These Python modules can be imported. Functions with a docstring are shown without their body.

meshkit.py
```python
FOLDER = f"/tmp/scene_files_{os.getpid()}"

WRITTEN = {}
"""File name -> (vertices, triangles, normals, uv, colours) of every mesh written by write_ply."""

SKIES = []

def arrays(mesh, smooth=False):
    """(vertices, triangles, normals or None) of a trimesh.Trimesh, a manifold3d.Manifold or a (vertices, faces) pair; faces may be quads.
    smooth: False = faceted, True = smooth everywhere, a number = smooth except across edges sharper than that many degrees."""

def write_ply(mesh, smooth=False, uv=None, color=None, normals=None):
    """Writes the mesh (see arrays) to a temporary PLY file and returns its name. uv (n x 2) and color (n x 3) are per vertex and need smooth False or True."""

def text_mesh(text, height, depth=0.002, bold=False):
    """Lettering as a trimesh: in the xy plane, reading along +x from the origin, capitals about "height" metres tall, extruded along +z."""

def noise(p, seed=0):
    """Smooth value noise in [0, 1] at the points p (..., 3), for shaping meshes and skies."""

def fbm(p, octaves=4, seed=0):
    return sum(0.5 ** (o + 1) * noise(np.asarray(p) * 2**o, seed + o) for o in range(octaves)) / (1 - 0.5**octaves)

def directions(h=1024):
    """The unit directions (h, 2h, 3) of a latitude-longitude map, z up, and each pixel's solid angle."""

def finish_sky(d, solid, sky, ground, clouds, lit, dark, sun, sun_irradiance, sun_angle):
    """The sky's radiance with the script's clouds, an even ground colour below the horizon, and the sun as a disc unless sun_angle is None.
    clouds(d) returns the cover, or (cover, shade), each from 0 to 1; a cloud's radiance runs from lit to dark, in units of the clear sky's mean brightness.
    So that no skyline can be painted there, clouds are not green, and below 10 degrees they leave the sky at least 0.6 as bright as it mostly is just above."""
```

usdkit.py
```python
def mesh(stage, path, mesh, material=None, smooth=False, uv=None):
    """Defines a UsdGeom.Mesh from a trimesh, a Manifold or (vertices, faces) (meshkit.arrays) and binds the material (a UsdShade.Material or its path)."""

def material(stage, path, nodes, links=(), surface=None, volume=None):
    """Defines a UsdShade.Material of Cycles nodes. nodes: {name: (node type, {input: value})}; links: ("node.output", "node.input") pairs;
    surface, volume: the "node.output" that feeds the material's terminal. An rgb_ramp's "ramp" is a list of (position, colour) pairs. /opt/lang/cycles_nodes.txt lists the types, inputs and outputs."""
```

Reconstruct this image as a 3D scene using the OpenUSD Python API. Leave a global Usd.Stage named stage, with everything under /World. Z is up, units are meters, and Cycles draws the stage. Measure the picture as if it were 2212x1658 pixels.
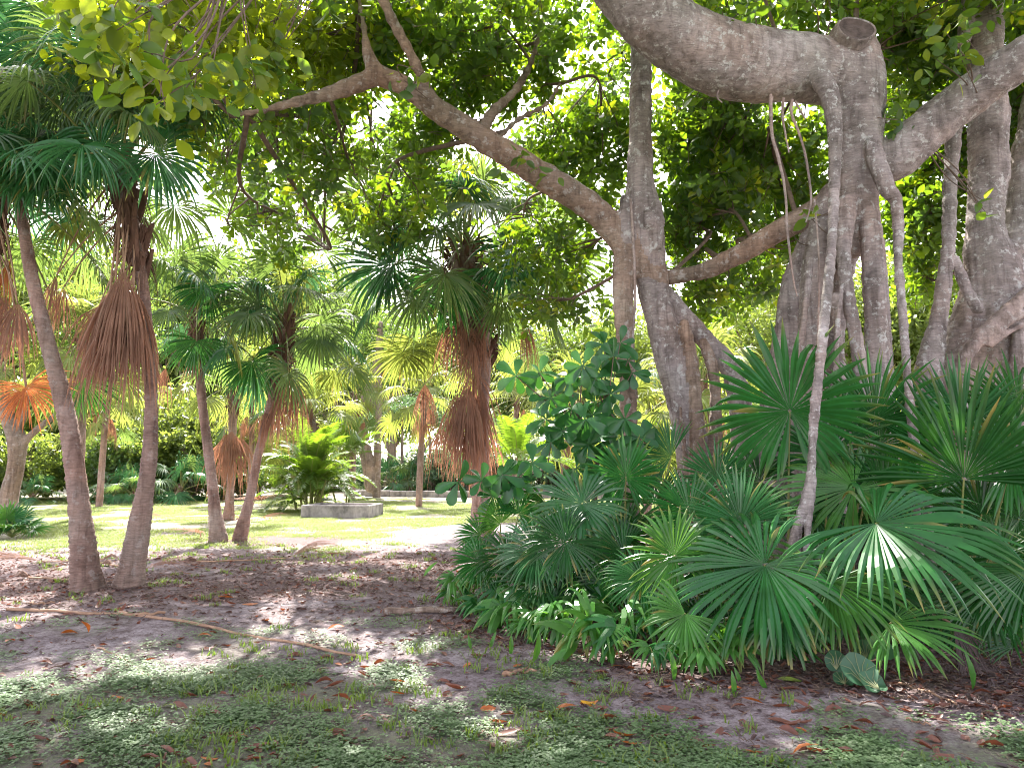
import math, random
import numpy as np
from pxr import Gf, Sdf, Usd, UsdGeom, UsdLux, UsdShade, Vt
from scipy.spatial.transform import Rotation
import usdkit, meshkit

# ------------------------------------------------------------------ camera, sky, sun, exposure
stage = Usd.Stage.CreateInMemory()
UsdGeom.SetStageUpAxis(stage, UsdGeom.Tokens.z)
UsdGeom.SetStageMetersPerUnit(stage, 1.0)
UsdGeom.Xform.Define(stage, '/World')
UsdGeom.Scope.Define(stage, '/World/Looks')
CAM = np.array([0.0, 0.0, 1.5])
FPX, CX, CY, HORIZON = 1495.0, 1106.0, 829.0, 1010.0     # measured on the photograph at 2212 x 1658
PITCH = math.atan((HORIZON - CY) / FPX)
EXPOSURE = 2.5
SUN_EL, SUN_AZ = math.radians(49), math.radians(-14)     # azimuth = atan2(x, y) of the direction towards the sun
SUN_INTENSITY, SKY_STRENGTH = 1.0, 0.115
cam = UsdGeom.Camera.Define(stage, '/World/camera')
cam.CreateHorizontalApertureAttr(36.0); cam.CreateVerticalApertureAttr(36.0 * 767 / 1024)
cam.CreateFocalLengthAttr(36.0 * FPX / 2212)
cam.CreateClippingRangeAttr(Gf.Vec2f(0.05, 3000.0))
cam.CreateExposureAttr(EXPOSURE)
cx = UsdGeom.Xformable(cam)
cx.AddTranslateOp().Set(Gf.Vec3d(*CAM)); cx.AddRotateXOp().Set(90 + math.degrees(PITCH))
dome = UsdLux.DomeLight.Define(stage, '/World/sky')
sky = usdkit.material(stage, '/World/Looks/sky', {
    's': ('sky_texture', {'sky_type': 'single_scattering', 'sun_disc': False, 'sun_elevation': SUN_EL, 'sun_rotation': SUN_AZ, 'aerosol_density': 2.5}),
    'bw': ('rgb_to_bw', {}), 'k': ('combine_color', {}), 'w': ('mix', {'mix_type': 'multiply', 'fac': 1.0, 'color2': (1.55, 1.42, 1.5)}), 'tc': ('texture_coordinate', {}),
    'n': ('noise_texture', {'scale': 2.2, 'detail': 7.0, 'roughness': 0.6}), 'r': ('rgb_ramp', {'ramp': [(0.36, (0.25, 0.25, 0.25)), (0.6, (0.95, 0.95, 0.95))]}), 'm': ('mix', {}),
    'b': ('background_shader', {'strength': SKY_STRENGTH})},                     # a bright sky full of thin white cloud
    [('s.color', 'bw.color'), ('bw.val', 'k.r'), ('bw.val', 'k.g'), ('bw.val', 'k.b'), ('k.color', 'w.color1'), ('tc.generated', 'n.vector'), ('n.fac', 'r.fac'), ('r.color', 'm.fac'), ('s.color', 'm.color1'), ('w.color', 'm.color2'), ('m.color', 'b.color')], surface='b.background')
UsdShade.MaterialBindingAPI.Apply(dome.GetPrim()).Bind(sky)
sv = np.array([math.sin(SUN_AZ) * math.cos(SUN_EL), math.cos(SUN_AZ) * math.cos(SUN_EL), math.sin(SUN_EL)])
sx = np.cross([0, 0, 1.0], sv); sx /= np.linalg.norm(sx); sy = np.cross(sv, sx)
sun = UsdLux.DistantLight.Define(stage, '/World/sun')
sun.CreateIntensityAttr(SUN_INTENSITY); sun.CreateAngleAttr(0.53); sun.CreateNormalizeAttr(True); sun.CreateColorAttr(Gf.Vec3f(1.0, 0.945, 0.87))
UsdGeom.Xformable(sun).AddTransformOp().Set(Gf.Matrix4d(*sx, 0, *sy, 0, *sv, 0, 0, 0, 0, 1))

# ------------------------------------------------------------------ helpers
CF, CU = np.array([0, math.cos(PITCH), math.sin(PITCH)]), np.array([0, -math.sin(PITCH), math.cos(PITCH)])
CR = np.array([1.0, 0, 0])
def at(px, py, Y):
    """The point at distance Y in front, measured off the photograph's pixel (2212 wide)."""
    d = CF + CU * (CY - py) / FPX + CR * (px - CX) / FPX
    return CAM + d * (Y / d[1])
def ground_at(px, py, z=0.0):
    d = CF + CU * (CY - py) / FPX + CR * (px - CX) / FPX
    return CAM + d * ((z - CAM[2]) / d[2])
def sc(px, py, Y):
    """Metres per pixel there."""
    d = CF + CU * (CY - py) / FPX + CR * (px - CX) / FPX
    return Y / d[1] / FPX
def pix(p):
    d = np.asarray(p) - CAM
    w = d @ CF
    return np.stack([CX + FPX * (d @ CR) / w, CY - FPX * (d @ CU) / w], -1)
def unit(v):
    v = np.asarray(v, float)
    return v / (np.linalg.norm(v, axis=-1, keepdims=True) + 1e-12)

_used = {}
def numbered(parent, name):
    k = _used[(parent, name)] = _used.get((parent, name), -1) + 1
    return f'{parent}/{name}' + (f'_{k:03d}' if k else '')
def info(prim, label=None, cat=None, group=None, kind=None):
    for k, v in (('label', label), ('category', cat), ('group', group), ('kind', kind)):
        if v: prim.SetCustomDataByKey(k, v)
    return prim
def thing(name, label, cat, loc=None, group=None, kind=None):
    x = UsdGeom.Xform.Define(stage, numbered('/World', name))
    if loc is not None: x.AddTranslateOp().Set(Gf.Vec3d(*map(float, loc)))
    _loc[x.GetPath()] = np.array(loc if loc is not None else (0, 0, 0), float)
    info(x.GetPrim(), label, cat, group, kind)
    return x.GetPrim()
_loc = {}
def loc_of(prim):
    return _loc.get(Sdf.Path('/'.join(prim.GetPath().pathString.split('/')[:3])), np.zeros(3))
def part(name, V, F, mat, parent=None, normals=None, smooth=None, prim=None, local=False, label=None, cat=None, group=None, kind=None):
    """One Mesh under parent (a thing, a part) or /World. V in world coordinates unless local."""
    V = np.asarray(V, float); F = np.asarray(F)
    if F.ndim == 2 and F.shape[1] == 4: F = np.vstack([F[:, [0, 1, 2]], F[:, [0, 2, 3]]])
    base = parent.GetPath().pathString if parent else '/World'
    if parent and not local: V = V - loc_of(parent)
    if smooth:
        n = np.zeros_like(V); fn = np.cross(V[F[:, 1]] - V[F[:, 0]], V[F[:, 2]] - V[F[:, 0]])
        for k in range(3): np.add.at(n, F[:, k], fn)
        normals = unit(n)
    m = UsdGeom.Mesh.Define(stage, numbered(base, name))
    m.CreatePointsAttr(Vt.Vec3fArray.FromNumpy(V.astype(np.float32)))
    m.CreateFaceVertexCountsAttr(Vt.IntArray.FromNumpy(np.full(len(F), 3, np.int32)))
    m.CreateFaceVertexIndicesAttr(Vt.IntArray.FromNumpy(F.astype(np.int32).ravel()))
    m.CreateSubdivisionSchemeAttr('none')
    if normals is not None:
        m.CreateNormalsAttr(Vt.Vec3fArray.FromNumpy(np.asarray(normals).astype(np.float32))); m.SetNormalsInterpolation('vertex')
    for k, v in (prim or {}).items():
        UsdGeom.PrimvarsAPI(m).CreatePrimvar(k, Sdf.ValueTypeNames.FloatArray, 'vertex').Set(Vt.FloatArray.FromNumpy(np.asarray(v, np.float32)))
    UsdShade.MaterialBindingAPI.Apply(m.GetPrim()).Bind(mat)
    info(m.GetPrim(), label, cat, group, kind)
    return m.GetPrim()
def cat_mesh(parts):
    V, F, n = [], [], 0
    for v, f in parts:
        f = np.asarray(f)
        if f.shape[1] == 4: f = np.vstack([f[:, [0, 1, 2]], f[:, [0, 2, 3]]])
        V.append(v); F.append(f + n); n += len(v)
    return np.vstack(V), np.vstack(F)
def spline(P, n, R=None):
    """Catmull-Rom through P (with radii), n points."""
    P = np.asarray(P, float)
    if R is not None: P = np.column_stack([P, R])
    if len(P) == 2: return P[0] + (P[1] - P[0]) * np.linspace(0, 1, n)[:, None]
    Q = np.vstack([2 * P[0] - P[1], P, 2 * P[-1] - P[-2]])
    t = np.linspace(0, len(P) - 1 - 1e-9, n); i = t.astype(int); u = (t - i)[:, None]
    a, b, c, d = Q[i], Q[i + 1], Q[i + 2], Q[i + 3]
    return 0.5 * (2 * b + (c - a) * u + (2 * a - 5 * b + 4 * c - d) * u**2 + (3 * b - 3 * c + d - a) * u**3)
def tube(P, R, sides=6, cap=True, squash=None):
    P = np.asarray(P, float); n = len(P); R = np.broadcast_to(R, (n,))
    T = unit(np.gradient(P, axis=0))
    ref = np.array([0, 0, 1.0]) if abs(T[n // 2, 2]) < 0.8 else np.array([0, 1.0, 0])
    A = unit(np.cross(T, ref)); B = np.cross(T, A)
    g = np.arange(sides) * 2 * np.pi / sides
    V = (P[:, None] + R[:, None, None] * (np.cos(g)[None, :, None] * A[:, None] + np.sin(g)[None, :, None] * B[:, None] * (squash or 1))).reshape(-1, 3)
    i, j = np.meshgrid(np.arange(n - 1), np.arange(sides), indexing='ij')
    F = np.stack([i * sides + j, (i + 1) * sides + j, (i + 1) * sides + (j + 1) % sides, i * sides + (j + 1) % sides], -1).reshape(-1, 4)
    F = np.vstack([F[:, [0, 1, 2]], F[:, [0, 2, 3]]])
    if cap:
        V = np.vstack([V, P[0], P[-1]]); k = np.arange(sides)
        F = np.vstack([F, np.stack([np.full(sides, n * sides), k, (k + 1) % sides], 1),
                       np.stack([np.full(sides, n * sides + 1), (n - 1) * sides + (k + 1) % sides, (n - 1) * sides + k], 1)])
    return V, F
def box(c, s, rz=0.0, ch=0.012):
    """A box with chamfered edges."""
    import trimesh
    s = np.asarray(s) / 2
    pts = np.array([[sx_ * (s[0] - (a != 0) * ch), sy_ * (s[1] - (a != 1) * ch), sz_ * (s[2] - (a != 2) * ch)] for a in range(3) for sx_ in (-1, 1) for sy_ in (-1, 1) for sz_ in (-1, 1)])
    h = trimesh.convex.convex_hull(pts)
    co, si = math.cos(rz), math.sin(rz)
    return np.array(h.vertices) @ np.array([[co, si, 0], [-si, co, 0], [0, 0, 1]]) + np.asarray(c), np.array(h.faces)
def instancer(path_parent, name, protos, pos, quat, scale, idx, label=None, cat=None, group=None, kind='stuff', local=False, parent=None):
    """protos: list of (name, V, F, mat)."""
    path = numbered(path_parent, name)
    pi = UsdGeom.PointInstancer.Define(stage, path)
    targets = []
    for nm, V, F, mat in protos:
        F = np.asarray(F)
        p = numbered(path, nm)
        m = usdkit.mesh(stage, p, (V, F), mat, smooth=False); targets.append(Sdf.Path(p))
    pi.CreatePrototypesRel().SetTargets(targets)
    if parent is not None: pos = np.asarray(pos) - loc_of(parent)
    pi.CreateProtoIndicesAttr(Vt.IntArray.FromNumpy(np.asarray(idx, np.int32)))
    pi.CreatePositionsAttr(Vt.Vec3fArray.FromNumpy(np.asarray(pos, np.float32)))
    q = np.asarray(quat, float)   # x y z w
    pi.CreateOrientationsAttr(Vt.QuathArray([Gf.Quath(float(w), float(x), float(y), float(z)) for x, y, z, w in q]))
    s = np.asarray(scale, float); s = np.repeat(s[:, None], 3, 1) if s.ndim == 1 else s
    pi.CreateScalesAttr(Vt.Vec3fArray.FromNumpy(s.astype(np.float32)))
    info(pi.GetPrim(), label, cat, group, kind)
    return pi.GetPrim()
def frames_to_quat(X, Zhint):
    """Rotations whose local x is X and local z near Zhint."""
    X = unit(X); Y = unit(np.cross(Zhint, X)); Z = np.cross(X, Y)
    return Rotation.from_matrix(np.stack([X, Y, Z], -1)).as_quat()

# ------------------------------------------------------------------ materials
L = '/World/Looks/'
def leaf_mat(name, ramp, trans, fac=0.35, rough=0.42, tip=None, spec=0.5, scale=5.0):
    """ramp: colours from leaf to leaf; trans: light through the leaf; tip: colour at the primvar tip = 1."""
    nodes = {'g': ('geometry', {}), 'r': ('rgb_ramp', {'ramp': ramp}), 'p': ('principled_bsdf', {'roughness': rough, 'specular_ior_level': spec}),
             't': ('translucent_bsdf', {}), 'm': ('mix_closure', {'fac': fac}), 'n': ('noise_texture', {'scale': scale, 'detail': 3.0}),
             'mr': ('map_range', {'from_min': 0.3, 'from_max': 0.7, 'to_min': 0.72, 'to_max': 1.25}), 'mu': ('mix', {'mix_type': 'multiply', 'fac': 1.0}),
             'tr': ('rgb_ramp', {'ramp': trans}), 'cc': ('combine_color', {})}
    links = [('g.random_per_island', 'r.fac'), ('g.random_per_island', 'tr.fac'), ('g.position', 'n.vector'), ('n.fac', 'mr.value'),
             ('mr.result', 'cc.r'), ('mr.result', 'cc.g'), ('mr.result', 'cc.b'), ('r.color', 'mu.color1'), ('cc.color', 'mu.color2')]
    col, tcol = 'mu.color', 'tr.color'
    if tip is not None:
        nodes |= {'a': ('attribute', {'attribute': 'tip'}), 'tc': ('mix', {'color2': tip}), 'tt': ('mix', {'color2': tip})}
        links += [('a.fac', 'tc.fac'), (col, 'tc.color1'), ('a.fac', 'tt.fac'), (tcol, 'tt.color1')]
        col, tcol = 'tc.color', 'tt.color'
    links += [(col, 'p.base_color'), (tcol, 't.color'), ('p.BSDF', 'm.closure1'), ('t.BSDF', 'm.closure2')]
    return usdkit.material(stage, L + name, nodes, links, surface='m.closure')
def bark_mat(name, dark, mid, pale, lichen=0.35, ring=14.0, rough=0.85, spots=(0.5, 0.49, 0.46), streak=0.7):
    """Smooth grey-brown bark: broad tone, fine grain, horizontal wrinkles and pale lichen."""
    nodes = {'g': ('geometry', {}), 'n1': ('noise_texture', {'scale': 2.2, 'detail': 5.0, 'roughness': 0.65}), 'r': ('rgb_ramp', {'ramp': [(0.3, dark), (0.5, mid), (0.72, pale)]}),
             'map': ('mapping', {'scale': (3.0, 3.0, ring)}), 'n2': ('noise_texture', {'scale': 3.0, 'detail': 6.0, 'roughness': 0.7, 'distortion': 0.4}),
             'n3': ('noise_texture', {'scale': 9.0, 'detail': 7.0, 'roughness': 0.75}), 'lr': ('rgb_ramp', {'ramp': [(0.55, (0, 0, 0)), (0.605, (1, 1, 1))]}),
             'lm': ('math', {'math_type': 'multiply', 'value2': lichen}), 'm1': ('mix', {'mix_type': 'multiply', 'fac': 0.75}), 'r2': ('rgb_ramp', {'ramp': [(0.3, (0.5, 0.48, 0.46)), (0.62, (1.15, 1.12, 1.1))]}),
             'm2': ('mix', {'color2': spots}), 'p': ('principled_bsdf', {'roughness': rough, 'specular_ior_level': 0.25}),
             'n4': ('noise_texture', {'scale': 60.0, 'detail': 4.0}), 'ad': ('math', {'math_type': 'multiply_add', 'value2': 0.35}),
             'b': ('bump', {'strength': 0.85, 'distance': 0.04}),
             'n7': ('noise_texture', {'scale': 0.9, 'detail': 3.0}), 'tr': ('rgb_ramp', {'ramp': [(0.36, (1.1, 1.0, 0.92)), (0.5, (1, 1, 1)), (0.64, (0.86, 0.9, 0.86))]}), 'm5': ('mix', {'mix_type': 'multiply', 'fac': 0.9}),
             'n5': ('noise_texture', {'scale': 1.1, 'detail': 6.0, 'roughness': 0.7}), 'dr': ('rgb_ramp', {'ramp': [(0.53, (1, 1, 1)), (0.66, (0.36, 0.34, 0.31))]}), 'm3': ('mix', {'mix_type': 'multiply', 'fac': 0.8}),
             'mps': ('mapping', {'scale': (7.0, 7.0, 0.55)}), 'n6': ('noise_texture', {'scale': 1.6, 'detail': 5.0, 'roughness': 0.65, 'distortion': 0.6}), 'sr': ('rgb_ramp', {'ramp': [(0.36, (0.5, 0.47, 0.45)), (0.5, (1, 1, 1)), (0.66, (1.22, 1.2, 1.18))]}), 'm4': ('mix', {'mix_type': 'multiply', 'fac': streak})}
    links = [('g.position', 'n1.vector'), ('g.position', 'map.vector'), ('map.vector', 'n2.vector'), ('g.position', 'n3.vector'), ('g.position', 'n4.vector'), ('g.position', 'n5.vector'),
             ('n1.fac', 'r.fac'), ('n2.fac', 'r2.fac'), ('r.color', 'm1.color1'), ('r2.color', 'm1.color2'), ('n3.fac', 'lr.fac'), ('lr.color', 'lm.value1'), ('n5.fac', 'dr.fac'),
             ('m1.color', 'm3.color1'), ('dr.color', 'm3.color2'),
             ('g.position', 'mps.vector'), ('mps.vector', 'n6.vector'), ('n6.fac', 'sr.fac'), ('m3.color', 'm4.color1'), ('sr.color', 'm4.color2'),
             ('lm.value', 'm2.fac'), ('g.position', 'n7.vector'), ('n7.fac', 'tr.fac'), ('m4.color', 'm5.color1'), ('tr.color', 'm5.color2'), ('m5.color', 'm2.color1'), ('m2.color', 'p.base_color'), ('n4.fac', 'ad.value1'), ('n2.fac', 'ad.value3'), ('ad.value', 'b.height'), ('b.normal', 'p.normal')]
    return usdkit.material(stage, L + name, nodes, links, surface='p.BSDF')
def plain_mat(name, c1, c2, scale=6.0, rough=0.8, bump=0.3, stretch=(1, 1, 1), spec=0.3):
    nodes = {'g': ('geometry', {}), 'map': ('mapping', {'scale': stretch}), 'n': ('noise_texture', {'scale': scale, 'detail': 6.0, 'roughness': 0.65}), 'r': ('rgb_ramp', {'ramp': [(0.32, c1), (0.68, c2)]}),
             'p': ('principled_bsdf', {'roughness': rough, 'specular_ior_level': spec}), 'n2': ('noise_texture', {'scale': scale * 5, 'detail': 5.0}), 'b': ('bump', {'strength': bump, 'distance': 0.02})}
    return usdkit.material(stage, L + name, nodes, [('g.position', 'map.vector'), ('map.vector', 'n.vector'), ('map.vector', 'n2.vector'), ('n.fac', 'r.fac'), ('r.color', 'p.base_color'), ('n2.fac', 'b.height'), ('b.normal', 'p.normal')], surface='p.BSDF')

M = {}
M['banyan_bark'] = bark_mat('banyan_bark', (0.14, 0.117, 0.11), (0.3, 0.258, 0.246), (0.46, 0.42, 0.41), 0.75)
M['limb_bark'] = bark_mat('limb_bark', (0.14, 0.1, 0.078), (0.29, 0.215, 0.17), (0.4, 0.32, 0.26), 0.4)
M['root_bark'] = bark_mat('root_bark', (0.17, 0.13, 0.115), (0.31, 0.245, 0.22), (0.43, 0.36, 0.33), 0.3, 6.0)
M['palm_bark'] = bark_mat('palm_bark', (0.16, 0.1, 0.083), (0.29, 0.2, 0.17), (0.4, 0.315, 0.285), 0.3, 22.0, 0.92, (0.42, 0.4, 0.37))
M['far_bark'] = bark_mat('far_bark', (0.13, 0.1, 0.08), (0.22, 0.175, 0.14), (0.32, 0.26, 0.22), 0.25)
M['twig_bark'] = plain_mat('twig_bark', (0.07, 0.05, 0.035), (0.16, 0.11, 0.08), 12)
M['boots'] = plain_mat('palm_boots', (0.055, 0.03, 0.022), (0.17, 0.09, 0.06), 10, 0.9, 0.8, (1, 1, .3))
M['cut_wood'] = plain_mat('cut_wood', (0.045, 0.033, 0.03), (0.13, 0.095, 0.085), 9, 0.9, 0.5)
M['petiole'] = plain_mat('petiole_green', (0.1, 0.13, 0.03), (0.2, 0.19, 0.06), 7, 0.5, 0.1)
M['petiole_dry'] = plain_mat('petiole_dry', (0.2, 0.115, 0.07), (0.36, 0.23, 0.15), 7, 0.75, 0.2)
M['concrete'] = plain_mat('concrete', (0.09, 0.085, 0.08), (0.36, 0.335, 0.32), 2.6, 0.9, 0.5, (1.1, 1.1, .8))
M['ficus_leaf'] = leaf_mat('ficus_leaf', [(0, (0.035, 0.078, 0.015)), (0.6, (0.06, 0.118, 0.02)), (0.93, (0.1, 0.15, 0.022)), (1, (0.22, 0.17, 0.02))], [(0, (0.24, 0.4, 0.012)), (0.6, (0.38, 0.5, 0.018)), (1, (0.6, 0.5, 0.02))], 0.5, 0.36)
M['ficus_leaf_yellow'] = leaf_mat('ficus_leaf_yellow', [(0, (0.05, 0.09, 0.015)), (0.7, (0.1, 0.14, 0.02)), (1, (0.3, 0.22, 0.02))], [(0, (0.45, 0.55, 0.015)), (1, (0.7, 0.62, 0.03))], 0.52, 0.36)
M['ficus_leaf_blue'] = leaf_mat('ficus_leaf_blue', [(0, (0.03, 0.07, 0.028)), (1, (0.055, 0.105, 0.035))], [(0, (0.2, 0.36, 0.03)), (1, (0.28, 0.44, 0.03))], 0.42, 0.3)
TIP = (0.34, 0.26, 0.07)
M['fan_green'] = leaf_mat('fan_green', [(0, (0.02, 0.122, 0.022)), (1, (0.036, 0.175, 0.032))], [(0, (0.07, 0.22, 0.03)), (1, (0.1, 0.26, 0.035))], 0.28, 0.25, TIP, 0.45)
M['fan_deep'] = leaf_mat('fan_deep', [(0, (0.012, 0.072, 0.013)), (1, (0.024, 0.11, 0.019))], [(0, (0.06, 0.19, 0.02)), (1, (0.08, 0.22, 0.02))], 0.3, 0.27, TIP, 0.4)
M['fan_blue'] = leaf_mat('fan_blue', [(0, (0.028, 0.125, 0.034)), (1, (0.048, 0.17, 0.05))], [(0, (0.07, 0.2, 0.06)), (1, (0.09, 0.24, 0.07))], 0.22, 0.25, TIP, 0.5)
M['fan_light'] = leaf_mat('fan_light', [(0, (0.055, 0.18, 0.03)), (1, (0.1, 0.25, 0.042))], [(0, (0.16, 0.36, 0.03)), (1, (0.22, 0.42, 0.03))], 0.35, 0.27, TIP, 0.42)
M['palm_green'] = leaf_mat('palm_green', [(0, (0.055, 0.108, 0.046)), (1, (0.095, 0.152, 0.064))], [(0, (0.22, 0.34, 0.06)), (1, (0.36, 0.44, 0.07))], 0.4, 0.4, (0.2, 0.16, 0.06))
M['palm_yellow'] = leaf_mat('palm_yellow', [(0, (0.09, 0.13, 0.025)), (1, (0.17, 0.19, 0.03))], [(0, (0.36, 0.43, 0.07)), (1, (0.55, 0.5, 0.1))], 0.42, 0.42, (0.35, 0.22, 0.05))
M['frond_dead'] = leaf_mat('frond_dead', [(0, (0.26, 0.15, 0.105)), (0.5, (0.43, 0.28, 0.2)), (1, (0.56, 0.42, 0.34))], [(0, (0.5, 0.22, 0.12)), (1, (0.6, 0.38, 0.26))], 0.28, 0.7, (0.3, 0.2, 0.14), 0.2)
M['frond_orange'] = leaf_mat('frond_orange', [(0, (0.38, 0.15, 0.06)), (1, (0.48, 0.22, 0.1))], [(0, (0.62, 0.2, 0.06)), (1, (0.68, 0.3, 0.1))], 0.32, 0.6, (0.45, 0.2, 0.05), 0.2)
M['vein'] = plain_mat('leaf_vein', (0.16, 0.2, 0.09), (0.26, 0.26, 0.13), 10, 0.5, 0.0)
M['broad_leaf'] = leaf_mat('broad_leaf', [(0, (0.024, 0.11, 0.03)), (0.8, (0.045, 0.16, 0.042)), (1, (0.09, 0.24, 0.04))], [(0, (0.06, 0.2, 0.02)), (1, (0.15, 0.36, 0.03))], 0.25, 0.28)
M['grape_leaf'] = leaf_mat('grape_leaf', [(0, (0.045, 0.12, 0.06)), (1, (0.065, 0.15, 0.075))], [(0, (0.08, 0.2, 0.05)), (1, (0.1, 0.24, 0.05))], 0.2, 0.4)
M['areca'] = leaf_mat('areca', [(0, (0.05, 0.1, 0.02)), (0.6, (0.09, 0.15, 0.025)), (1, (0.24, 0.2, 0.03))], [(0, (0.24, 0.4, 0.02)), (0.7, (0.4, 0.46, 0.02)), (1, (0.7, 0.5, 0.03))], 0.42, 0.42)
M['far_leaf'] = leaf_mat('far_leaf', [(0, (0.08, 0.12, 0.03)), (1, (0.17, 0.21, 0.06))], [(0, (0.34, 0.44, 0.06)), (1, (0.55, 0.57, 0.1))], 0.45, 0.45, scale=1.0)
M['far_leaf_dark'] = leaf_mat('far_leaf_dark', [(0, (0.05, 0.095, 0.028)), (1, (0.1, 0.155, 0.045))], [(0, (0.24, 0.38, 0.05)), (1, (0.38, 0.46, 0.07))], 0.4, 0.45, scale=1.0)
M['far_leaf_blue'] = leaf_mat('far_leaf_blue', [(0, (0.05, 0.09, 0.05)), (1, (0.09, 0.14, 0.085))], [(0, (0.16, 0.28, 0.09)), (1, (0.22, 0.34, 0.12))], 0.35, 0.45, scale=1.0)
M['grass'] = leaf_mat('grass_blade', [(0, (0.1, 0.15, 0.035)), (0.6, (0.19, 0.23, 0.07)), (1, (0.38, 0.34, 0.2))], [(0, (0.25, 0.4, 0.03)), (1, (0.4, 0.46, 0.06))], 0.35, 0.5)
M['lawn'] = leaf_mat('lawn_grass', [(0, (0.16, 0.19, 0.06)), (0.6, (0.28, 0.29, 0.12)), (1, (0.45, 0.4, 0.26))], [(0, (0.3, 0.4, 0.08)), (1, (0.45, 0.46, 0.16))], 0.35, 0.55)
M['clover'] = leaf_mat('clover_leaf', [(0, (0.11, 0.18, 0.075)), (1, (0.22, 0.3, 0.13))], [(0, (0.16, 0.34, 0.05)), (1, (0.24, 0.4, 0.06))], 0.3, 0.5)
M['litter'] = leaf_mat('leaf_litter', [(0, (0.07, 0.045, 0.042)), (0.5, (0.15, 0.1, 0.092)), (0.85, (0.28, 0.2, 0.18)), (1, (0.46, 0.38, 0.35))], [(0, (0.25, 0.08, 0.03)), (1, (0.4, 0.2, 0.1))], 0.12, 0.6)
M['fallen_orange'] = leaf_mat('fallen_orange', [(0, (0.36, 0.1, 0.02)), (1, (0.48, 0.17, 0.035))], [(0, (0.6, 0.15, 0.01)), (1, (0.7, 0.25, 0.02))], 0.2, 0.4, scale=25)
M['fallen_brown'] = leaf_mat('fallen_brown', [(0, (0.13, 0.05, 0.032)), (1, (0.24, 0.1, 0.065))], [(0, (0.4, 0.1, 0.03)), (1, (0.5, 0.2, 0.05))], 0.15, 0.5, scale=25)
M['fallen_yellow'] = leaf_mat('fallen_yellow', [(0, (0.55, 0.3, 0.02)), (1, (0.6, 0.36, 0.03))], [(0, (0.7, 0.4, 0.02)), (1, (0.7, 0.45, 0.02))], 0.25, 0.4, scale=25)
M['fallen_green'] = leaf_mat('fallen_green', [(0, (0.22, 0.3, 0.05)), (1, (0.3, 0.36, 0.08))], [(0, (0.3, 0.4, 0.05)), (1, (0.3, 0.4, 0.05))], 0.25, 0.4, scale=25)

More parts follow.
